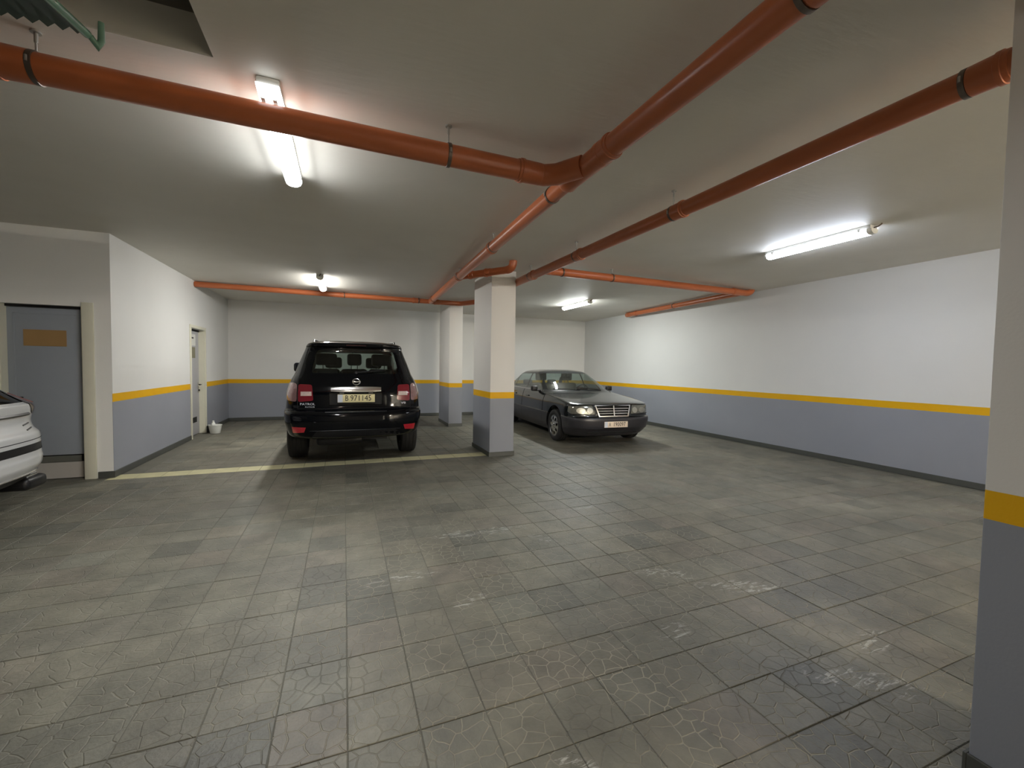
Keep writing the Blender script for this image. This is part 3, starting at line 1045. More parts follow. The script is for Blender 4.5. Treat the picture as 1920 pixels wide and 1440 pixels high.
def boolean_cut(bm, cutters):
    me = bpy.data.meshes.new('tmp'); bm.to_mesh(me); bm.free()
    ob = bpy.data.objects.new('tmp', me); COL.objects.link(ob)
    tmp = [ob]
    for cb in cutters:
        bmesh.ops.recalc_face_normals(cb, faces=cb.faces)
        cm = bpy.data.meshes.new('cut'); cb.to_mesh(cm); cb.free()
        co = bpy.data.objects.new('cut', cm); COL.objects.link(co); tmp.append(co)
        md = ob.modifiers.new('b', 'BOOLEAN'); md.operation = 'DIFFERENCE'; md.solver = 'EXACT'; md.object = co
    dg = bpy.context.evaluated_depsgraph_get()
    dg.update()
    res = bpy.data.meshes.new_from_object(ob.evaluated_get(dg))
    for t in tmp: bpy.data.objects.remove(t, do_unlink=True)
    out = bmesh.new(); out.from_mesh(res)
    return out

VIEW = {'rear': ((0, 2), 1, -1), 'front': ((0, 2), 1, 1), 'right': ((1, 2), 0, 1), 'left': ((1, 2), 0, -1)}

def knife(bm, view, poly, layer, rid, nmin=0.05, lim=None):
    """cut the convex outline poly into the skin, seen from a side, and mark what lies inside with region id rid"""
    (iu, iv), ax, sg = VIEW[view]
    us = [q[0] for q in poly]; vs = [q[1] for q in poly]
    u0, u1, v0, v1 = min(us), max(us), min(vs), max(vs)
    def ok(f):
        if f.normal[ax] * sg < nmin: return False
        if lim and not lim(f.calc_center_median()): return False
        if view in ('right', 'left') and f.calc_center_median().x * sg < 0.05: return False
        a = [v.co[iu] for v in f.verts]; b = [v.co[iv] for v in f.verts]
        return max(a) >= u0 and min(a) <= u1 and max(b) >= v0 and min(b) <= v1
    n = len(poly)
    for i in range(n):
        a, b = poly[i], poly[(i + 1) % n]
        e = (b[0] - a[0], b[1] - a[1])
        if abs(e[0]) + abs(e[1]) < 1e-6: continue
        co = [0, 0, 0]; no = [0, 0, 0]
        co[iu], co[iv] = a
        no[iu], no[iv] = e[1], -e[0]
        bm.normal_update()
        fs = [f for f in bm.faces if f[layer] == 0 and ok(f)]
        ge = list({x for f in fs for x in f.edges}); gv = list({x for f in fs for x in f.verts})
        bmesh.ops.bisect_plane(bm, geom=fs + ge + gv, dist=1e-5, plane_co=co, plane_no=Vector(no).normalized())
    bm.normal_update()
    for f in bm.faces:
        if f[layer] == 0 and ok(f):
            c = f.calc_center_median()
            if in_poly((c[iu], c[iv]), poly): f[layer] = rid

def split_parts(bm, layer, root, main_name, main_mat, regions, smooth=32):
    """regions: {id: (name, material, outward offset)}; everything else becomes the main part"""
    made = {}
    for rid, (name, m, off) in list(regions.items()) + [(0, (main_name, main_mat, 0))]:
        b2 = bm.copy()
        l2 = b2.faces.layers.int[layer.name]
        bmesh.ops.delete(b2, geom=[f for f in b2.faces if f[l2] != rid], context='FACES')
        if not b2.faces:
            b2.free(); continue
        if off:
            b2.normal_update()
            mv = [(v, v.normal.copy()) for v in b2.verts]
            for v, nn in mv: v.co += nn * off
        seen, comps = set(), []
        for f in b2.faces:
            if f in seen: continue
            st, comp = [f], []
            seen.add(f)
            while st:
                g = st.pop(); comp.append(g)
                for e in g.edges:
                    for h in e.link_faces:
                        if h not in seen: seen.add(h); st.append(h)
            comps.append(comp)
        comps.sort(key=lambda c: -sum(f.calc_area() for f in c))
        if rid == 0 or len(comps) == 1:
            o = obj(name, b2, m, root, smooth, recalc=False)
            made.setdefault(name, []).append(o)
            continue
        lead = sum(f.calc_area() for f in comps[0])
        big = [c for c in comps if sum(f.calc_area() for f in c) > 0.04 * lead]
        for c in comps[len(big):]:            # slivers go with the nearest piece
            p = c[0].calc_center_median()
            min(big, key=lambda g: min((f.calc_center_median() - p).length for f in g)).extend(c)
        b2.faces.index_update()
        sets = [{f.index for f in c} for c in big]
        for st in sets:
            b3 = b2.copy()
            b3.faces.ensure_lookup_table()
            bmesh.ops.delete(b3, geom=[f for f in b3.faces if f.index not in st], context='FACES')
            o = obj(name, b3, m, root, smooth, recalc=False)
            made.setdefault(name, []).append(o)
        b2.free()
    return made

class Skin:
    def __init__(self, bm): self.t = BVHTree.FromBMesh(bm)
    def hit(self, view, u, v):
        (iu, iv), ax, sg = VIEW[view]
        o = [0, 0, 0]; d = [0, 0, 0]
        o[iu], o[iv] = u, v
        o[ax] = 8.0 * sg if sg > 0 or ax == 0 else -3.0
        d[ax] = -sg
        loc, nn, _, _ = self.t.ray_cast(Vector(o), Vector(d))
        return loc, nn

def seam(skin, root, name, view, pts, r, m, lift=0.0, parent=None, step=0.04):
    out = []
    for a, b in zip(pts, pts[1:]):
        n = max(1, int(math.hypot(b[0] - a[0], b[1] - a[1]) / step))
        for k in range(n + (1 if (a, b) == (pts[-2], pts[-1]) else 0)):
            u = a[0] + (b[0] - a[0]) * k / n; v = a[1] + (b[1] - a[1]) * k / n
            loc, nn = skin.hit(view, u, v)
            if loc is not None: out.append(loc + nn * lift)
    if len(out) < 2: return None
    bm = bmesh.new()
    tube(bm, out, r, 6)
    return obj(name, bm, m, parent or root, 50)

def patch(skin, root, name, view, outline, thick, m, step=0.05, lift=0.0):
    """a thin piece that follows the skin"""
    (iu, iv), ax, sg = VIEW[view]
    bm = bmesh.new()
    vs = [bm.verts.new((a, b, 0)) for a, b in outline]
    for t in tessellate_polygon([[Vector((a, b, 0)) for a, b in outline]]):
        try: bm.faces.new([vs[i] for i in t])
        except ValueError: pass
    us = [q[0] for q in outline]; ws = [q[1] for q in outline]
    k = min(us) + step
    while k < max(us):
        bmesh.ops.bisect_plane(bm, geom=bm.verts[:] + bm.edges[:] + bm.faces[:], dist=1e-5, plane_co=(k, 0, 0), plane_no=(1, 0, 0)); k += step
    k = min(ws) + step
    while k < max(ws):
        bmesh.ops.bisect_plane(bm, geom=bm.verts[:] + bm.edges[:] + bm.faces[:], dist=1e-5, plane_co=(0, k, 0), plane_no=(0, 1, 0)); k += step
    nrm = {}
    last = None
    for v in bm.verts:
        loc, nn = skin.hit(view, v.co.x, v.co.y)
        if loc is None:
            loc, nn = last if last else (Vector((0, 0, 0)), Vector((0, -1, 0)))
        last = (loc, nn)
        v.co = loc + nn * lift
        nrm[v] = nn
    ex = bmesh.ops.extrude_face_region(bm, geom=bm.faces[:])
    bmesh.ops.recalc_face_normals(bm, faces=bm.faces)
    d = [0, 0, 0]; d[ax] = sg * thick
    bmesh.ops.translate(bm, verts=[g for g in ex['geom'] if isinstance(g, bmesh.types.BMVert)], vec=d)
    return obj(name, bm, m, root, 40)

def arch_cut(x_in, x_out, y, z, r):
    bm = bmesh.new()
    lathe(bm, (x_in, y, z), (x_out, y, z), [(0, r), (abs(x_out - x_in), r)], 40)
    return bm

def wheel(root, x, y, R, W, rim_r, style, side):
    """tyre with rim and centre cap; side = +1 right, -1 left (outer face direction)"""
    bm = bmesh.new()
    h = W / 2
    prof = [(-h * 0.86, rim_r), (-h * 0.98, rim_r + 0.02), (-h, (rim_r + R) / 2), (-h * 0.93, R - 0.03), (-h * 0.78, R - 0.006), (-h * 0.5, R), (-h * 0.46, R - 0.008), (-h * 0.40, R - 0.008), (-h * 0.36, R),
            (-h * 0.05, R), (-h * 0.03, R - 0.008), (h * 0.03, R - 0.008), (h * 0.05, R), (h * 0.36, R), (h * 0.40, R - 0.008), (h * 0.46, R - 0.008), (h * 0.5, R), (h * 0.78, R - 0.006), (h * 0.93, R - 0.03), (h, (rim_r + R) / 2), (h * 0.98, rim_r + 0.02), (h * 0.86, rim_r)]
    lathe(bm, (-1, 0, 0), (1, 0, 0), [(t + 1, r) for t, r in prof] + [(1 - h * 0.86, rim_r)], 44, False)
    w = obj('wheel', bm, M['rubber'], root, 35, (x, y, R))
    s = side
    bm = bmesh.new()      # barrel
    ax0, ax1 = Vector((-s * h * 0.9, 0, 0)), Vector((s * h * 0.9, 0, 0))
    lathe(bm, ax0, ax1, [(0, rim_r + 0.004), (0.012, rim_r - 0.012), (h * 1.2, rim_r - 0.03), (h * 1.7, rim_r - 0.012), (h * 1.8, rim_r + 0.006)], 40, False)
    lathe(bm, Vector((-s * h * 0.2, 0, 0)), Vector((s * h * 0.1, 0, 0)), [(0, 0.02), (0.002, rim_r - 0.03), (0.004, rim_r - 0.03), (0.006, 0.02)], 32)
    obj('rim_barrel', bm, M['alloy_dark'], w, 40)
    face = s * h * 0.80
    if style == 'holes':   # flat disc with round-ended holes and a raised lip
        outline = [(math.cos(2 * PI * k / 64) * (rim_r - 0.004), math.sin(2 * PI * k / 64) * (rim_r - 0.004)) for k in range(64)]
        holes = []
        for q in range(8):
            a = 2 * PI * q / 8 + 0.2
            holes.append([(math.cos(a) * (rim_r * 0.69 + 0.040 * math.cos(t)) - math.sin(a) * 0.030 * math.sin(t),
                           math.sin(a) * (rim_r * 0.69 + 0.040 * math.cos(t)) + math.cos(a) * 0.030 * math.sin(t)) for t in (2 * PI * k / 16 for k in range(16))])
        bm = bmesh.new()
        def mp(a, b, t):
            rr = math.hypot(a, b) / rim_r
            return (face - s * 0.018 + s * t + s * 0.02 * (1 - rr * rr), a, b)
        flat_plate(bm, outline, 0.02, mp, holes)
        obj('rim', bm, M['alloy'], w, 30)
    else:
        ns = 6
        bm = bmesh.new()
        for q in range(ns):
            a = 2 * PI * q / ns + 0.3
            for dd in (-0.11, 0.11) if style == 'twin' else (0.0,):
                b = a + dd
                ca, sa = math.cos(b), math.sin(b)
                wd0, wd1 = 0.024, 0.034
                def P(rad, lat, dx): return Vector((face + s * dx, ca * rad - sa * lat, sa * rad + ca * lat))
                q8 = [P(0.05, -wd0, -0.03), P(0.05, wd0, -0.03), P(rim_r - 0.01, wd1, -0.045), P(rim_r - 0.01, -wd1, -0.045),
                      P(0.05, -wd0, 0.005), P(0.05, wd0, 0.005), P(rim_r - 0.01, wd1, -0.005), P(rim_r - 0.01, -wd1, -0.005)]
                vv = [bm.verts.new(c) for c in q8]
                for f in ((0, 1, 2, 3), (4, 5, 6, 7), (0, 1, 5, 4), (1, 2, 6, 5), (2, 3, 7, 6), (3, 0, 4, 7)):
                    bm.faces.new([vv[i] for i in f])
        lathe(bm, Vector((face - s * 0.035, 0, 0)), Vector((face + s * 0.02, 0, 0)), [(0, rim_r - 0.02), (0.001, rim_r + 0.004), (0.03, rim_r + 0.004), (0.031, rim_r - 0.02)], 40, False)
        obj('rim', bm, M['alloy'], w, 30)
    bm = bmesh.new()
    lathe(bm, Vector((face - s * 0.03, 0, 0)), Vector((face + s * 0.03, 0, 0)), [(0, 0.07), (0.035, 0.066), (0.045, 0.045), (0.055, 0.03), (0.056, 0.005)], 24)
    obj('centre_cap', bm, M['alloy'], w, 40)
    return w

def seat(root, x, y, z, w, m, tilt=0.22, back=0.62, cushion=True, head=0.15):
    """backrest with a headrest (sub-part), leaning backwards"""
    bm = bmesh.new()
    box(bm, -w / 2, w / 2, -0.07, 0.07, 0, back, 0.05, 3)
    if cushion: box(bm, -w / 2, w / 2, 0.0, 0.50, -0.14, 0.02, 0.05, 3)
    ct, st = math.cos(tilt), math.sin(tilt)
    for v in bm.verts:
        if v.co.z > 0.03: v.co.y, v.co.z = v.co.y * ct - v.co.z * st, v.co.z * ct + v.co.y * st * 0.3
    o = obj('seat', bm, m, root, 40, (x, y, z))
    bm = bmesh.new()
    box(bm, -head, head, -0.05, 0.05, 0.06, 0.27, 0.045, 3)
    for sx in (-0.05, 0.05):
        lathe(bm, (sx, 0, -0.06), (sx, 0, 0.1), [(0, 0.007), (0.16, 0.007)], 8)
    obj('headrest', bm, m, o, 40, (0, -back * st, back * ct))
    return o

def plate(root, view, y, z, w, h, m, text, xc=0.0, band=True, size=None):
    sg = -1 if view == 'rear' else 1
    bm = bmesh.new()
    box(bm, xc - w / 2, xc + w / 2, y - 0.008, y + 0.008, z - h / 2, z + h / 2, 0.004, 2)
    pl = obj('number_plate', bm, m, root, 40)
    rot = Matrix.Rotation(PI / 2, 4, 'X') if view == 'rear' else Matrix.Rotation(PI, 4, 'Z') @ Matrix.Rotation(PI / 2, 4, 'X')
    ln = -1 if view == 'front' else 1      # reading direction along x
    if band:
        bm = bmesh.new()
        box(bm, xc - ln * w * 0.43 - w * 0.065, xc - ln * w * 0.43 + w * 0.065, y + sg * 0.0085 - 0.001, y + sg * 0.0085 + 0.001, z - h * 0.47, z + h * 0.47)
        obj('plate_band', bm, M['plate_white'], pl)
    for tx, wd, off in text:
        text_mesh('lettering', tx, h * 1.0, M['ink'], pl, Matrix.Translation((xc + ln * off * w, y + sg * 0.0095, z)) @ rot, 0.001, wd * w)
    return pl

# ------------------------------------------------------------------ black off-roader seen from behind
def black_car():
    root = empty('car', (0.165, 6.45, 0.0), 0.0, 'large black off-road car seen from behind, parked below the tube lamp', 'car')
    K = [  # z, rear y, front y, half width, rear/front corner depth, rear/front squareness
        (0.42, 0.16, 4.90, 0.86, 0.55, 0.6, 3.0, 3.0),
        (0.45, 0.09, 4.98, 0.92, 0.50, 0.6, 3.0, 3.0),
        (0.56, 0.03, 5.08, 0.965, 0.48, 0.6, 3.0, 3.0),
        (0.68, 0.00, 5.15, 0.985, 0.46, 0.6, 3.0, 3.0),
        (0.78, 0.01, 5.16, 0.992, 0.46, 0.6, 3.0, 3.0),
        (0.83, 0.06, 5.16, 0.990, 0.46, 0.6, 3.0, 3.0),
        (0.85, 0.13, 5.16, 0.985, 0.44, 0.6, 3.2, 3.0),
        (0.92, 0.145, 5.15, 0.98, 0.44, 0.6, 3.4, 3.0),
        (1.06, 0.155, 5.12, 0.972, 0.46, 0.6, 3.4, 3.2),
        (1.16, 0.18, 5.05, 0.955, 0.50, 0.6, 3.4, 3.6),
        (1.21, 0.20, 4.80, 0.942, 0.52, 0.55, 3.4, 4.0),
        (1.27, 0.23, 4.05, 0.920, 0.55, 0.45, 3.4, 4.0),
        (1.34, 0.27, 3.88, 0.885, 0.56, 0.40, 3.6, 3.4),
        (1.50, 0.35, 3.58, 0.825, 0.52, 0.40, 3.8, 3.2),
        (1.70, 0.44, 3.18, 0.745, 0.45, 0.38, 4.0, 3.2),
        (1.745, 0.44, 3.08, 0.725, 0.42, 0.36, 4.2, 3.2),
        (1.765, 0.34, 3.03, 0.715, 0.42, 0.35, 4.2, 3.2),
        (1.80, 0.33, 2.95, 0.690, 0.42, 0.34, 4.2, 3.2),
        (1.84, 0.44, 2.80, 0.60, 0.42, 0.34, 3.6, 3.2),
        (1.865, 0.70, 2.60, 0.46, 0.42, 0.34, 3.0, 3.0),
        (1.88, 1.10, 2.30, 0.24, 0.4, 0.34, 2.5, 2.5),
        (1.884, 1.45, 1.95, 0.03, 0.2, 0.2, 2.2, 2.2)]
    bm = loft_body(K)
    AX, FX, R = 1.10, 4.17, 0.39
    cuts = []
    for yy in (AX, FX):
        for s in (-1, 1):
            cuts.append(arch_cut(s * 0.60, s * 1.2, yy, R + 0.02, 0.475))
    cb = bmesh.new(); box(cb, -0.37, 0.37, -0.4, 0.215, 0.905, 1.085, 0.0); cuts.append(cb)
    bm = boolean_cut(bm, cuts)
    ly = bm.faces.layers.int.new('region')
    bm.normal_update()
    skin = Skin(bm)
    top = lambda c: c.z > 0.5
    def rr(p, r=0.03, n=3): return round_poly(p, r, n)
    for s in (-1, 1):
        li = rr([(s * 0.575, 0.975), (s * 0.775, 0.955), (s * 0.775, 1.205), (s * 0.595, 1.20)], 0.03)
        lo = rr([(s * 0.792, 0.955), (s * 0.99, 0.985), (s * 0.985, 1.19), (s * 0.90, 1.225), (s * 0.792, 1.215)], 0.04)
        rb_ = [(s * 0.597, 1.045), (s * 0.74, 1.042), (s * 0.74, 1.10), (s * 0.60, 1.102)]
        if s < 0: li, lo, rb_ = li[::-1], lo[::-1], rb_[::-1]
        knife(bm, 'rear', rb_, ly, 3, 0.1)
        knife(bm, 'rear', li, ly, 1, 0.1)
        knife(bm, 'rear', lo, ly, 2, 0.03)
        knife(bm, 'rear', [(s * 0.69, 0.535), (s * 0.84, 0.52), (s * 0.85, 0.612), (s * 0.665, 0.61)][::s], ly, 4, 0.02)
    knife(bm, 'rear', rr([(-0.62, 1.365), (0.62, 1.365), (0.545, 1.715), (-0.545, 1.715)], 0.06, 4), ly, 5, 0.1)
    knife(bm, 'front', rr([(-0.78, 1.33), (0.78, 1.33), (0.64, 1.735), (-0.64, 1.735)], 0.06, 3), ly, 6, 0.1, top)
    for v in ('left', 'right'):
        for q in ([(0.88, 1.37), (1.40, 1.37), (1.40, 1.69), (1.02, 1.69)], [(1.48, 1.37), (2.38, 1.37), (2.30, 1.70), (1.48, 1.70)], [(2.46, 1.37), (3.45, 1.37), (3.02, 1.68), (2.40, 1.70)]):
            knife(bm, v, rr(q, 0.04, 3), ly, 7, 0.1)
        knife(bm, v, rr([(1.62, 0.62), (2.38, 0.55), (2.40, 1.32), (1.48, 1.32)], 0.05, 3), ly, 9, 0.3)
        knife(bm, v, rr([(2.43, 0.55), (3.55, 0.55), (3.55, 1.30), (2.45, 1.32)], 0.05, 3), ly, 9, 0.3)
    for q in (rr([(-0.78, 0.87), (0.78, 0.87), (0.79, 1.26), (-0.79, 1.26)], 0.05, 3), [(-0.79, 1.26), (0.79, 1.26), (0.64, 1.75), (-0.64, 1.75)]):
        knife(bm, 'rear', q, ly, 8, 0.1, lambda c: c.y < 0.8)
    # bumper: everything low at the rear
    knife(bm, 'rear', [(-1.1, 0.40), (1.1, 0.40), (1.1, 0.835), (-1.1, 0.835)], ly, 10, 0.02, lambda c: c.y < 0.66)
    split_parts(bm, ly, root, 'body_shell', M['black_paint'], {
        1: ('tail_lamp', M['lens_red'], 0.006), 2: ('tail_lamp_outer', M['lens_clear'], 0.005), 3: ('reversing_lamp', simple('pale_reversing_lens', (0.62, 0.50, 0.46), 0.15, coat=1.0, var=0.3, scale=50), 0.008),
        4: ('bumper_reflector', M['lens_bright'], 0.004), 5: ('rear_window', M['glass_dark'], -0.004), 6: ('windscreen', M['glass_clear'], 0), 7: ('side_window', M['glass_dark'], -0.003),
        8: ('tailgate', M['black_paint'], 0.002), 9: ('door', M['black_paint'], 0.002), 10: ('rear_bumper', M['black_paint'], 0.003)})
    bm.free()
    # seams
    seam(skin, root, 'tailgate_seam', 'rear', [(-0.785, 0.86), (0.785, 0.86)], 0.005, M['dark'])
    for s in (-1, 1):
        seam(skin, root, 'tailgate_seam', 'rear', [(s * 0.783, 0.87), (s * 0.783, 1.27), (s * 0.665, 1.73)], 0.006, M['dark'])
    # spoiler with high brake lamp
    seam(skin, root, 'brake_lamp', 'rear', [(-0.14, 1.785), (0.14, 1.785)], 0.010, M['lens_smoke'], 0.002)
    # chrome bar above the plate
    bm = bmesh.new()
    sec = [(0.16, 1.088), (0.112, 1.092), (0.105, 1.10), (0.108, 1.15), (0.122, 1.178), (0.16, 1.185)]
    rings = []
    for k in range(13):
        x = -0.345 + 0.69 * k / 12
        e = 0.010 * (abs(x) / 0.345) ** 3
        rings.append([(x, y + 0.03 * (x / 0.345) ** 2 * 0.6, z + (e if z > 1.14 else -e) * -1) for y, z in sec])
    ring_loft(bm, rings)
    obj('chrome_bar', bm, M['chrome'], root, 40)
    boxo('plate_recess', M['trim'], root, -0.365, 0.365, 0.205, 0.213, 0.91, 1.08)
    for sx in (-0.2, 0.2):
        boxo('plate_lamp', simple('plate_lamp_lens', (0.8, 0.8, 0.78), 0.3), root, sx - 0.03, sx + 0.03, 0.15, 0.18, 1.078, 1.086)
    plate(root, 'rear', 0.15, 1.005, 0.515, 0.118, M['plate_cream'], [('B', 0.08, -0.26), ('971145', 0.56, 0.12)])
    # emblem: ring with a bar
    bm = bmesh.new()
    yy = skin.hit('rear', 0, 1.245)[0].y - 0.006
    pts = [(-0.002 + 0.050 * math.cos(a), skin.hit('rear', 0, 1.245 + 0.044 * math.sin(a))[0].y - 0.008, 1.245 + 0.044 * math.sin(a)) for a in (2 * PI * k / 32 for k in range(33))]
    tube(bm, pts, 0.0085, 8, False)
    box(bm, -0.058, 0.058, yy - 0.012, yy + 0.004, 1.236, 1.254, 0.003)
    obj('emblem', bm, M['chrome'], root, 40)
    # lettering
    def letters(t, x, z, size, wd):
        p, nn = skin.hit('rear', x, z)
        ang = math.atan2(nn.x, -nn.y)
        text_mesh('lettering', t, size, M['plate_white'], root, Matrix.Translation(p + nn * 0.005) @ Matrix.Rotation(ang, 4, 'Z') @ Matrix.Rotation(PI / 2, 4, 'X'), 0.002, wd)
    letters('PATROL', -0.65, 0.925, 0.045, 0.20)
    letters('PLATINUM', -0.62, 0.885, 0.022, 0.12)
    letters('V8', 0.675, 0.925, 0.045, 0.075)
    # bumper details
    patch(skin, root, 'skid_plate', 'rear', round_poly([(-0.60, 0.455), (0.64, 0.455), (0.56, 0.545), (-0.54, 0.545)], 0.03, 3), -0.012, M['trim'], 0.08, 0.004)
    seam(skin, root, 'bumper_crease', 'rear', [(-0.62, 0.555), (0.62, 0.555)], 0.006, M['trim'], 0.002)
    patch(skin, root, 'tow_cover', 'rear', round_poly([(-0.10, 0.575), (0.10, 0.575), (0.085, 0.69), (-0.085, 0.69)], 0.03, 3), -0.006, M['trim'], 0.08, 0.002)
    seam(skin, root, 'step_pad', 'rear', [(-0.42, 0.815), (0.42, 0.815)], 0.012, M['trim'], 0.0)
    for x in (-0.55, 0.55):
        seam(skin, root, 'parking_sensor', 'rear', [(x - 0.012, 0.68), (x + 0.012, 0.68)], 0.011, M['trim'], 0.0, step=0.01)
    # rear wiper
    p = skin.hit('rear', 0.0, 1.38)[0]
    bm = bmesh.new()
    tube(bm, [p + Vector((0, -0.025, 0)), p + Vector((0.1, -0.03, 0.012)), p + Vector((0.42, -0.006, 0.045))], 0.009, 8)
    lathe(bm, p + Vector((0, 0.02, 0)), p + Vector((0, -0.04, 0)), [(0, 0.026), (0.05, 0.026), (0.06, 0.018)], 12)
    obj('rear_wiper', bm, M['trim'], root, 40)
    # roof rails, mirrors
    for s in (-1, 1):
        bm = bmesh.new()
        tube(bm, [(s * 0.60, 0.75, 1.82), (s * 0.60, 0.85, 1.868), (s * 0.585, 1.6, 1.885), (s * 0.575, 2.5, 1.865), (s * 0.57, 2.6, 1.83)], 0.016, 10)
        obj('roof_rail', bm, M['trim'], root, 40)
        bm = bmesh.new()
        box(bm, s * 1.03 - 0.11, s * 1.03 + 0.11, 3.32, 3.46, 1.33, 1.52, 0.05, 3)
        mo = obj('mirror', bm, M['black_paint'], root, 40)
        bm = bmesh.new()
        tube(bm, [(s * 0.86, 3.45, 1.34), (s * 0.98, 3.40, 1.38)], 0.03, 10)
        obj('mirror_arm', bm, M['black_paint'], mo, 40)
        seam(skin, root, 'side_trim', 'right' if s > 0 else 'left', [(1.7, 0.62), (3.5, 0.62)], 0.012, M['trim'], 0.002)
        boxo('running_board', M['trim'], root, s * 0.80, s * 1.0, 1.70, 3.6, 0.36, 0.41, 0.015)
        # front lamps
        patch(skin, root, 'headlamp', 'front', round_poly([(s * 0.50, 0.93), (s * 0.86, 0.95), (s * 0.86, 1.10), (s * 0.50, 1.09)][::s], 0.03, 3), 0.006, M['headlamp'], 0.06, 0.002)
    patch(skin, root, 'grille', 'front', round_poly([(-0.40, 0.75), (0.40, 0.75), (0.44, 1.10), (-0.44, 1.10)], 0.03, 3), 0.008, M['trim'], 0.08, 0.002)
    # wheels, underbody
    for yy in (AX, FX):
        for s in (-1, 1):
            wheel(root, s * 0.845, yy, R, 0.275, 0.235, 'spoke', s)
    bm = bmesh.new()
    box(bm, -0.45, 0.45, 0.35, 4.7, 0.36, 0.46)
    box(bm, -0.55, 0.1, 0.28, 0.60, 0.30, 0.44, 0.05)
    tube(bm, [(-0.8, AX, R), (0.8, AX, R)], 0.05, 12)
    lathe(bm, (0, AX - 0.16, R), (0, AX + 0.16, R), [(0, 0.06), (0.05, 0.13), (0.25, 0.13), (0.32, 0.06)], 16)
    obj('underbody', bm, M['trim'], root, 40)
    # interior
    boxo('cabin_floor', M['seat'], root, -0.80, 0.80, 0.45, 3.9, 0.62, 0.66)
    boxo('dashboard', M['seat'], root, -0.76, 0.76, 3.32, 3.95, 0.95, 1.27, 0.06, 40)
    for x in (-0.36, 0.38): seat(root, x, 2.60, 0.76, 0.50, M['seat'])
    for x in (-0.46, 0.0, 0.46): seat(root, x, 1.72, 0.815, 0.44, M['seat'], head=0.175 if x else 0.12)
    for x in (-0.42, 0.42): seat(root, x, 0.98, 0.80, 0.44, M['seat'], back=0.36)
    bm = bmesh.new()
    tube(bm, [(-0.37 + 0.19 * math.cos(a), 3.24 + 0.06 * math.sin(a), 1.12 + 0.18 * math.sin(a)) for a in (2 * PI * k / 28 for k in range(29))], 0.016, 8, False)
    obj('steering_wheel', bm, M['trim'], root, 40)
    bm = bmesh.new()
    box(bm, -0.11, 0.11, 3.10, 3.16, 1.58, 1.66, 0.02)
    tube(bm, [(0, 3.14, 1.64), (0, 3.15, 1.73)], 0.012, 8)
    obj('inner_mirror', bm, M['trim'], root, 40)
    return root
black_car()

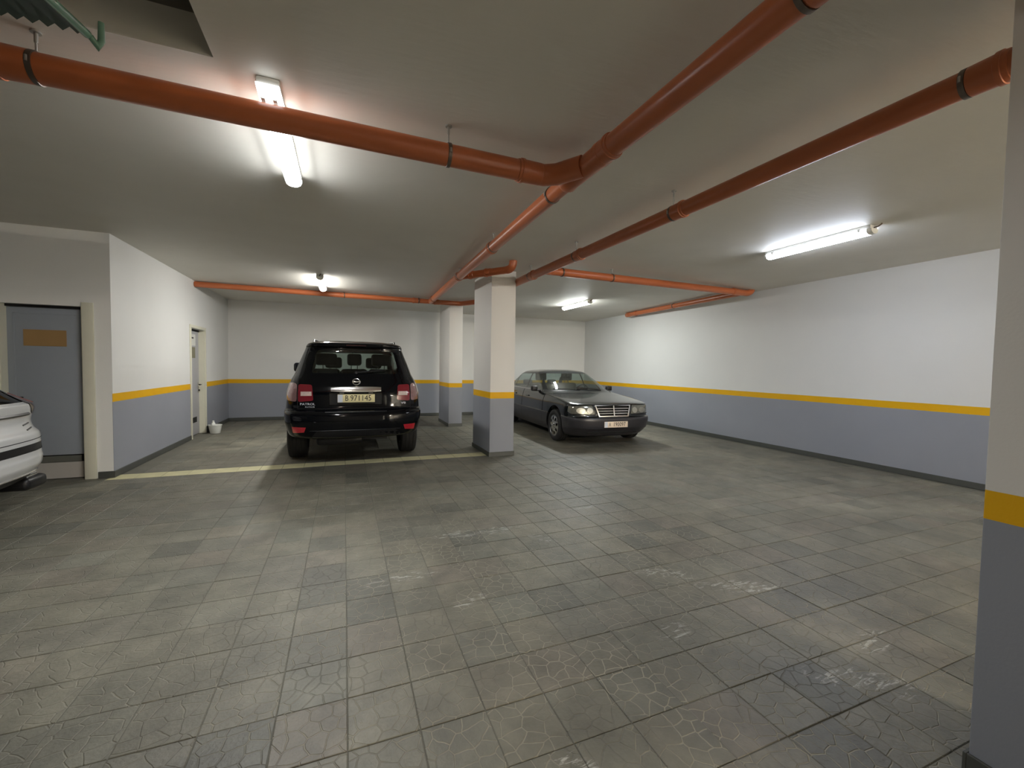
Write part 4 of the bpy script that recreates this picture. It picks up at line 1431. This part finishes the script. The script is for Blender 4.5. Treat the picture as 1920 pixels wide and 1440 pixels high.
# ------------------------------------------------------------------ dark saloon seen from the front
def saloon():
    fx, fy, yw, L = 4.879, 6.825, -0.0595, 5.11
    rx, ry = fx + L * math.sin(-yw), fy + L * math.cos(yw)
    root = empty('car', (rx, ry, 0.0), PI + yw, 'dark slate saloon car with chrome grille, parked facing the viewer by the right wall', 'car')
    K = [
        (0.17, 0.35, 4.88, 0.80, 0.5, 0.55, 3.0, 3.0),
        (0.20, 0.20, 4.96, 0.88, 0.5, 0.55, 3.2, 3.0),
        (0.29, 0.10, 5.03, 0.925, 0.45, 0.52, 3.4, 3.2),
        (0.36, 0.03, 5.09, 0.938, 0.42, 0.50, 3.6, 3.2),
        (0.50, 0.00, 5.11, 0.943, 0.40, 0.48, 3.6, 3.4),
        (0.545, 0.01, 5.10, 0.943, 0.40, 0.48, 3.6, 3.4),
        (0.558, 0.06, 5.04, 0.940, 0.38, 0.45, 3.8, 3.6),
        (0.575, 0.08, 5.01, 0.936, 0.38, 0.43, 3.8, 4.0),
        (0.70, 0.085, 4.99, 0.932, 0.38, 0.42, 4.0, 4.4),
        (0.79, 0.09, 4.95, 0.922, 0.38, 0.42, 4.2, 5.0),
        (0.825, 0.095, 4.85, 0.912, 0.38, 0.40, 4.2, 5.4),
        (0.87, 0.105, 4.50, 0.900, 0.38, 0.36, 4.4, 5.4),
        (0.92, 0.12, 4.00, 0.888, 0.38, 0.34, 4.6, 5.0),
        (0.955, 0.14, 3.72, 0.870, 0.38, 0.32, 4.8, 4.0),
        (0.985, 0.25, 3.62, 0.845, 0.34, 0.30, 5.0, 3.6),
        (1.01, 0.78, 3.56, 0.815, 0.30, 0.30, 4.6, 3.4),
        (1.18, 1.02, 3.24, 0.735, 0.30, 0.30, 4.0, 3.4),
        (1.35, 1.34, 2.90, 0.650, 0.30, 0.30, 4.0, 3.4),
        (1.40, 1.46, 2.78, 0.600, 0.32, 0.32, 3.6, 3.2),
        (1.43, 1.60, 2.66, 0.500, 0.34, 0.34, 3.2, 3.0),
        (1.452, 1.80, 2.48, 0.320, 0.3, 0.3, 2.8, 2.8),
        (1.458, 2.05, 2.28, 0.04, 0.1, 0.1, 2.2, 2.2)]
    bm = loft_body(K)
    FX, AX, R = L - 0.85, L - 0.85 - 3.04, 0.325
    cuts = []
    for yy in (FX, AX):
        for s in (-1, 1):
            cuts.append(arch_cut(s * 0.58, s * 1.2, yy, R + 0.025, 0.385))
    cb = bmesh.new()      # grille recess
    flat_plate(cb, [(-0.30, 0.575), (0.30, 0.575), (0.375, 0.782), (-0.375, 0.782)], 0.5, lambda u, v, t: (u, 4.93 + t, v)); cuts.append(cb)
    bm = boolean_cut(bm, cuts)
    ly = bm.faces.layers.int.new('region')
    bm.normal_update()
    skin = Skin(bm)
    def rr(p, r=0.03, n=3): return round_poly(p, r, n)
    up = lambda c: c.z > 0.9
    knife(bm, 'front', rr([(-0.735, 1.005), (0.735, 1.005), (0.60, 1.365), (-0.60, 1.365)], 0.05, 4), ly, 1, 0.1, up)
    knife(bm, 'rear', rr([(-0.68, 1.04), (0.68, 1.04), (0.58, 1.34), (-0.58, 1.34)], 0.05, 3), ly, 2, 0.1, up)
    for v in ('left', 'right'):
        for q in ([(0.98, 1.03), (1.36, 1.02), (1.36, 1.33), (1.30, 1.33)], [(1.41, 1.015), (2.26, 1.005), (2.26, 1.355), (1.47, 1.345)], [(2.33, 1.005), (3.30, 1.0), (3.22, 1.06), (2.86, 1.345), (2.33, 1.355)]):
            knife(bm, v, rr(q, 0.03, 3), ly, 3, 0.1)
        knife(bm, v, rr([(1.62, 0.56), (2.27, 0.56), (2.29, 0.965), (1.42, 0.965), (1.42, 0.80)], 0.03, 3), ly, 4, 0.25)
        knife(bm, v, rr([(2.30, 0.56), (3.58, 0.56), (3.62, 0.945), (2.32, 0.965)], 0.03, 3), ly, 4, 0.25)
    for s in (-1, 1):
        hl = rr([(s * 0.40, 0.612), (s * 0.86, 0.625), (s * 0.89, 0.655), (s * 0.88, 0.765), (s * 0.44, 0.785)], 0.02)
        if s < 0: hl = hl[::-1]
        knife(bm, 'front', hl, ly, 5, 0.08, lambda c: c.z < 0.8)
        tl = rr([(s * 0.50, 0.66), (s * 0.93, 0.66), (s * 0.92, 0.86), (s * 0.52, 0.86)], 0.02)
        if s < 0: tl = tl[::-1]
        knife(bm, 'rear', tl, ly, 6, 0.05)
    # cladding: everything below the moulding line
    bmesh.ops.bisect_plane(bm, geom=bm.verts[:] + bm.edges[:] + bm.faces[:], dist=1e-5, plane_co=(0, 0, 0.552), plane_no=(0, 0, 1))
    bm.normal_update()
    for f in bm.faces:
        c = f.calc_center_median()
        if c.z < 0.552 and f[ly] == 0:
            f[ly] = 8 if c.y > FX + 0.36 or c.y < AX - 0.36 else 7
    split_parts(bm, ly, root, 'body_shell', M['grey_paint'], {
        1: ('windscreen', M['glass_clear'], 0), 2: ('rear_window', M['glass_clear'], 0), 3: ('side_window', M['glass_clear'], -0.003), 4: ('door', M['grey_paint'], 0.002),
        5: ('headlamp', M['headlamp'], 0.003), 6: ('tail_lamp', M['lens_red'], 0.003), 7: ('side_cladding', M['cladding'], 0.004), 8: ('bumper', M['cladding'], 0.004)}, 34)
    bm.free()
    # grille: chrome surround, slats and centre bar on a dark back
    def gm(u, v, t): return (u, 5.012 - 0.20 * (v - 0.57) + t - 0.03 * (u / 0.37) ** 2, v)
    fo = [(-0.328, 0.566), (0.328, 0.566), (0.395, 0.79), (0.0, 0.802), (-0.395, 0.79)]
    fi = [(-0.305, 0.586), (0.305, 0.586), (0.370, 0.774), (0.0, 0.784), (-0.370, 0.774)]
    bm = bmesh.new(); flat_plate(bm, fo, 0.05, gm, [fi])
    gr = obj('grille', bm, M['chrome'], root, 30)
    bm = bmesh.new(); flat_plate(bm, fi, 0.012, lambda u, v, t: gm(u, v, t - 0.02)); obj('grille_back', bm, M['dark'], gr)
    for zz in (0.622, 0.668, 0.716):
        w = 0.305 + (zz - 0.578) / 0.196 * 0.065
        bm = bmesh.new()
        flat_plate(bm, [(-w, zz), (w, zz), (w, zz + 0.013), (-w, zz + 0.013)], 0.035, gm)
        obj('grille_slat', bm, M['alloy'], gr)
    bm = bmesh.new(); flat_plate(bm, [(-0.011, 0.575), (0.011, 0.575), (0.011, 0.785), (-0.011, 0.785)], 0.045, gm); obj('grille_centre_bar', bm, M['chrome'], gr)
    # lamp reflectors, bumper mouldings, plate
    for s in (-1, 1):
        for (xx, zz, rx_, rz_) in ((0.68, 0.685, 0.085, 0.055), (0.50, 0.685, 0.060, 0.055)):
            patch(skin, root, 'lamp_reflector', 'front', [(s * xx + rx_ * math.cos(a), zz + rz_ * math.sin(a)) for a in (2 * PI * k / 20 for k in range(20))], 0.004, M['reflector'], 0.05, 0.004)
        seam(skin, root, 'headlamp_rim', 'front', [(s * 0.40, 0.603), (s * 0.885, 0.618)], 0.010, M['trim'], 0.0)
        seam(skin, root, 'side_moulding', 'right' if s > 0 else 'left', [(AX + 0.42, 0.555), (FX - 0.42, 0.555)], 0.009, M['alloy_dark'], 0.003)
        seam(skin, root, 'waist_chrome', 'right' if s > 0 else 'left', [(0.95, 0.985), (3.45, 0.975)], 0.008, M['chrome'], 0.002)
        seam(skin, root, 'door_seam', 'right' if s > 0 else 'left', [(2.29, 0.24), (2.295, 0.97)], 0.005, M['dark'])
        seam(skin, root, 'door_seam', 'right' if s > 0 else 'left', [(3.62, 0.24), (3.63, 0.94)], 0.005, M['dark'])
        for yy in (1.62, 2.55):
            seam(skin, root, 'door_handle', 'right' if s > 0 else 'left', [(yy, 0.83), (yy + 0.18, 0.83)], 0.014, M['grey_paint'], 0.012)
        bm = bmesh.new()
        box(bm, s * 0.965 - 0.075, s * 0.965 + 0.075, 3.16, 3.26, 0.965, 1.085, 0.03, 3)
        mo = obj('mirror', bm, M['trim'], root, 40)
        boxo('mirror_foot', M['trim'], mo, s * 0.82, s * 0.92, 3.18, 3.28, 0.965, 1.0, 0.01)
        # wiper
    seam(skin, root, 'bumper_groove', 'front', [(-0.80, 0.345), (0.80, 0.345)], 0.008, M['trim'], 0.0)
    seam(skin, root, 'air_intake', 'front', [(-0.55, 0.265), (0.55, 0.265)], 0.028, M['dark'], -0.006)
    seam(skin, root, 'bonnet_seam', 'front', [(-0.86, 0.793), (0.86, 0.793)], 0.005, M['dark'])
    py = skin.hit('front', 0.26, 0.43)[0].y
    plate(root, 'front', py + 0.018, 0.425, 0.515, 0.115, M['plate_pale'], [('A', 0.07, -0.27), ('190097', 0.5, 0.13)])
    bm = bmesh.new()
    for x0, x1 in ((-0.55, 0.05), (0.0, 0.62)):
        a = skin.hit('front', x0, 1.0)[0]; b = skin.hit('front', x1, 1.03)[0]
        tube(bm, [a + Vector((0, 0.01, 0.0)), a.lerp(b, 0.5) + Vector((0, 0.03, 0.012)), b + Vector((0, 0.012, 0.01))], 0.007, 6)
    obj('wiper', bm, M['trim'], root, 40)
    for yy in (FX, AX):
        for s in (-1, 1):
            wheel(root, s * 0.825, yy, R, 0.235, 0.215, 'holes', s)
    boxo('underbody', M['trim'], root, -0.55, 0.55, 0.5, 4.6, 0.15, 0.24)
    boxo('cabin_floor', M['seat'], root, -0.76, 0.76, 0.95, 3.55, 0.36, 0.40)
    boxo('dashboard', M['seat_grey'], root, -0.72, 0.72, 3.05, 3.58, 0.78, 0.965, 0.05, 40)
    for x in (-0.36, 0.36): seat(root, x, 2.30, 0.52, 0.52, M['seat_grey'], 0.3)
    boxo('rear_bench', M['seat_grey'], root, -0.65, 0.65, 1.10, 1.28, 0.5, 1.02, 0.05, 40)
    for x in (-0.36, 0.36): boxo('rear_headrest', M['seat_grey'], root, x - 0.13, x + 0.13, 1.10, 1.19, 1.02, 1.17, 0.04, 40)
    bm = bmesh.new()
    tube(bm, [(-0.36 + 0.19 * math.cos(a), 2.95 + 0.07 * math.sin(a), 0.93 + 0.17 * math.sin(a)) for a in (2 * PI * k / 28 for k in range(29))], 0.015, 8, False)
    obj('steering_wheel', bm, M['trim'], root, 40)
    bm = bmesh.new()
    box(bm, -0.11, 0.11, 2.80, 2.84, 1.24, 1.31, 0.015)
    tube(bm, [(0, 2.83, 1.3), (0, 2.86, 1.36)], 0.01, 8)
    obj('inner_mirror', bm, M['trim'], root, 40)
saloon()

# ------------------------------------------------------------------ white car at the left border
def white_car():
    root = empty('car', (-2.83, 5.17, 0.0), PI / 2, 'white car cut off by the left border, its rear corner facing right', 'car')
    K = [
        (0.24, 0.26, 4.5, 0.82, 0.5, 0.5, 3.0, 3.0),
        (0.28, 0.16, 4.58, 0.88, 0.5, 0.5, 3.2, 3.0),
        (0.36, 0.07, 4.62, 0.92, 0.5, 0.5, 3.2, 3.0),
        (0.46, 0.02, 4.66, 0.940, 0.48, 0.5, 3.2, 3.0),
        (0.51, 0.02, 4.66, 0.947, 0.46, 0.5, 3.2, 3.0),
        (0.55, 0.03, 4.66, 0.950, 0.45, 0.5, 3.2, 3.0),
        (0.68, 0.04, 4.65, 0.955, 0.44, 0.5, 3.2, 3.0),
        (0.75, 0.05, 4.62, 0.945, 0.42, 0.5, 3.2, 3.0),
        (0.81, 0.09, 4.60, 0.915, 0.40, 0.5, 3.2, 3.2),
        (0.88, 0.11, 4.55, 0.900, 0.40, 0.5, 3.4, 3.4),
        (0.94, 0.10, 4.45, 0.905, 0.40, 0.5, 3.4, 3.6),
        (1.00, 0.09, 4.15, 0.918, 0.40, 0.45, 3.4, 3.8),
        (1.045, 0.085, 3.65, 0.908, 0.42, 0.4, 3.2, 3.6),
        (1.07, 0.11, 3.50, 0.870, 0.44, 0.4, 3.2, 3.4),
        (1.16, 0.22, 3.30, 0.800, 0.50, 0.4, 3.0, 3.2),
        (1.30, 0.40, 3.02, 0.745, 0.50, 0.4, 3.0, 3.2),
        (1.45, 0.60, 2.70, 0.665, 0.48, 0.4, 3.0, 3.2),
        (1.53, 0.72, 2.50, 0.600, 0.46, 0.4, 3.0, 3.2),
        (1.57, 0.95, 2.35, 0.50, 0.4, 0.4, 3.0, 3.0),
        (1.595, 1.25, 2.15, 0.30, 0.3, 0.3, 2.6, 2.6),
        (1.60, 1.55, 1.9, 0.04, 0.1, 0.1, 2.2, 2.2)]
    bm = loft_body(K)
    AX, FX, R = 0.86, 3.68, 0.35
    bm = boolean_cut(bm, [arch_cut(s * 0.58, s * 1.2, yy, R + 0.02, 0.41) for yy in (AX, FX) for s in (-1, 1)])
    ly = bm.faces.layers.int.new('region')
    bm.normal_update()
    skin = Skin(bm)
    def rr(p, r=0.03, n=3): return round_poly(p, r, n)
    for s in (-1, 1):
        tl = rr([(s * 0.52, 1.10), (s * 0.63, 0.95), (s * 0.95, 0.945), (s * 0.95, 1.12), (s * 0.55, 1.235)], 0.02)
        if s < 0: tl = tl[::-1]
        knife(bm, 'rear', tl, ly, 1, 0.02, lambda c: c.y < 0.75)
    knife(bm, 'rear', rr([(-0.84, 1.075), (0.84, 1.075), (0.62, 1.50), (-0.62, 1.50)], 0.04), ly, 2, 0.05, lambda c: c.y < 1.6)
    knife(bm, 'front', rr([(-0.72, 1.08), (0.72, 1.08), (0.58, 1.50), (-0.58, 1.50)], 0.04), ly, 3, 0.1)
    for v in ('left', 'right'):
        for q in ([(0.75, 1.09), (1.95, 1.08), (1.95, 1.46), (1.15, 1.44)], [(2.02, 1.08), (3.10, 1.08), (2.55, 1.44), (2.02, 1.46)]):
            knife(bm, v, rr(q, 0.04), ly, 4, 0.1)
        knife(bm, v, rr([(1.30, 0.45), (2.0, 0.45), (2.0, 1.04), (1.05, 1.04)], 0.04), ly, 7, 0.3)
        knife(bm, v, rr([(2.04, 0.45), (3.1, 0.45), (3.1, 1.04), (2.04, 1.04)], 0.04), ly, 7, 0.3)
    knife(bm, 'rear', rr([(-0.78, 0.585), (0.78, 0.585), (0.80, 0.66), (-0.80, 0.66)], 0.03), ly, 5, 0.05, lambda c: c.y < 0.6)
    knife(bm, 'rear', [(-0.95, 0.23), (0.95, 0.23), (0.95, 0.36), (-0.95, 0.36)], ly, 6, 0.02, lambda c: c.y < 0.45)
    split_parts(bm, ly, root, 'body_shell', M['white_paint'], {1: ('tail_lamp', M['lens_smoke'], 0.006), 2: ('rear_window', M['glass_black'], 0), 3: ('windscreen', M['glass_clear'], 0), 4: ('side_window', M['glass_black'], 0),
        5: ('bumper_insert', M['trim'], -0.006), 6: ('diffuser', M['trim'], 0), 7: ('door', M['white_paint'], 0.002)})
    bm.free()
    seam(skin, root, 'diffuser_chrome', 'rear', [(-0.80, 0.372), (0.80, 0.372)], 0.010, M['chrome'], 0.003)
    for s in (-1, 1):
        bm = bmesh.new()
        p = skin.hit('rear', s * 0.66, 0.31)[0]
        tube(bm, [p + Vector((-0.08, 0.0, 0.0)), p + Vector((0.08, 0.0, 0.0))], 0.03, 12)
        obj('exhaust_trim', bm, M['chrome'], root, 40)
        boxo('mud_guard', M['trim'], root, s * 0.52, s * 0.84, 0.12, 0.40, 0.17, 0.30, 0.05, 40, 3)
        seam(skin, root, 'tail_lamp_glint', 'rear', [(s * 0.66, 1.15), (s * 0.74, 1.05)], 0.012, M['lens_clear'], 0.006)
        for k in (0, 1):
            seam(skin, root, 'badge', 'rear', [(s * (0.46 + 0.02 * k), 0.845 - 0.05 * k), (s * (0.58 + 0.02 * k), 0.86 - 0.05 * k)], 0.007, M['alloy_dark'], 0.002)
        bm = bmesh.new()
        box(bm, s * 1.0 - 0.1, s * 1.0 + 0.1, 2.86, 2.98, 1.06, 1.20, 0.04, 3)
        obj('mirror', bm, M['white_paint'], root, 40)
    seam(skin, root, 'tailgate_chrome', 'rear', [(-0.55, 0.955), (0.55, 0.955)], 0.018, M['alloy_dark'], 0.0)
    seam(skin, root, 'tailgate_seam', 'rear', [(-0.80, 0.70), (0.80, 0.70)], 0.004, M['dark'])
    for s in (-1, 1):
        seam(skin, root, 'tailgate_seam', 'rear', [(s * 0.80, 0.70), (s * 0.82, 0.93)], 0.004, M['dark'])
    for yy in (AX, FX):
        for s in (-1, 1):
            wheel(root, s * 0.83, yy, R, 0.24, 0.235, 'twin', s)
    boxo('underbody', M['trim'], root, -0.5, 0.5, 0.35, 4.2, 0.2, 0.3)
    boxo('cabin_floor', M['seat'], root, -0.78, 0.78, 0.5, 3.3, 0.40, 0.44)
    for x in (-0.36, 0.36): seat(root, x, 2.0, 0.6, 0.5, M['seat'])
white_car()
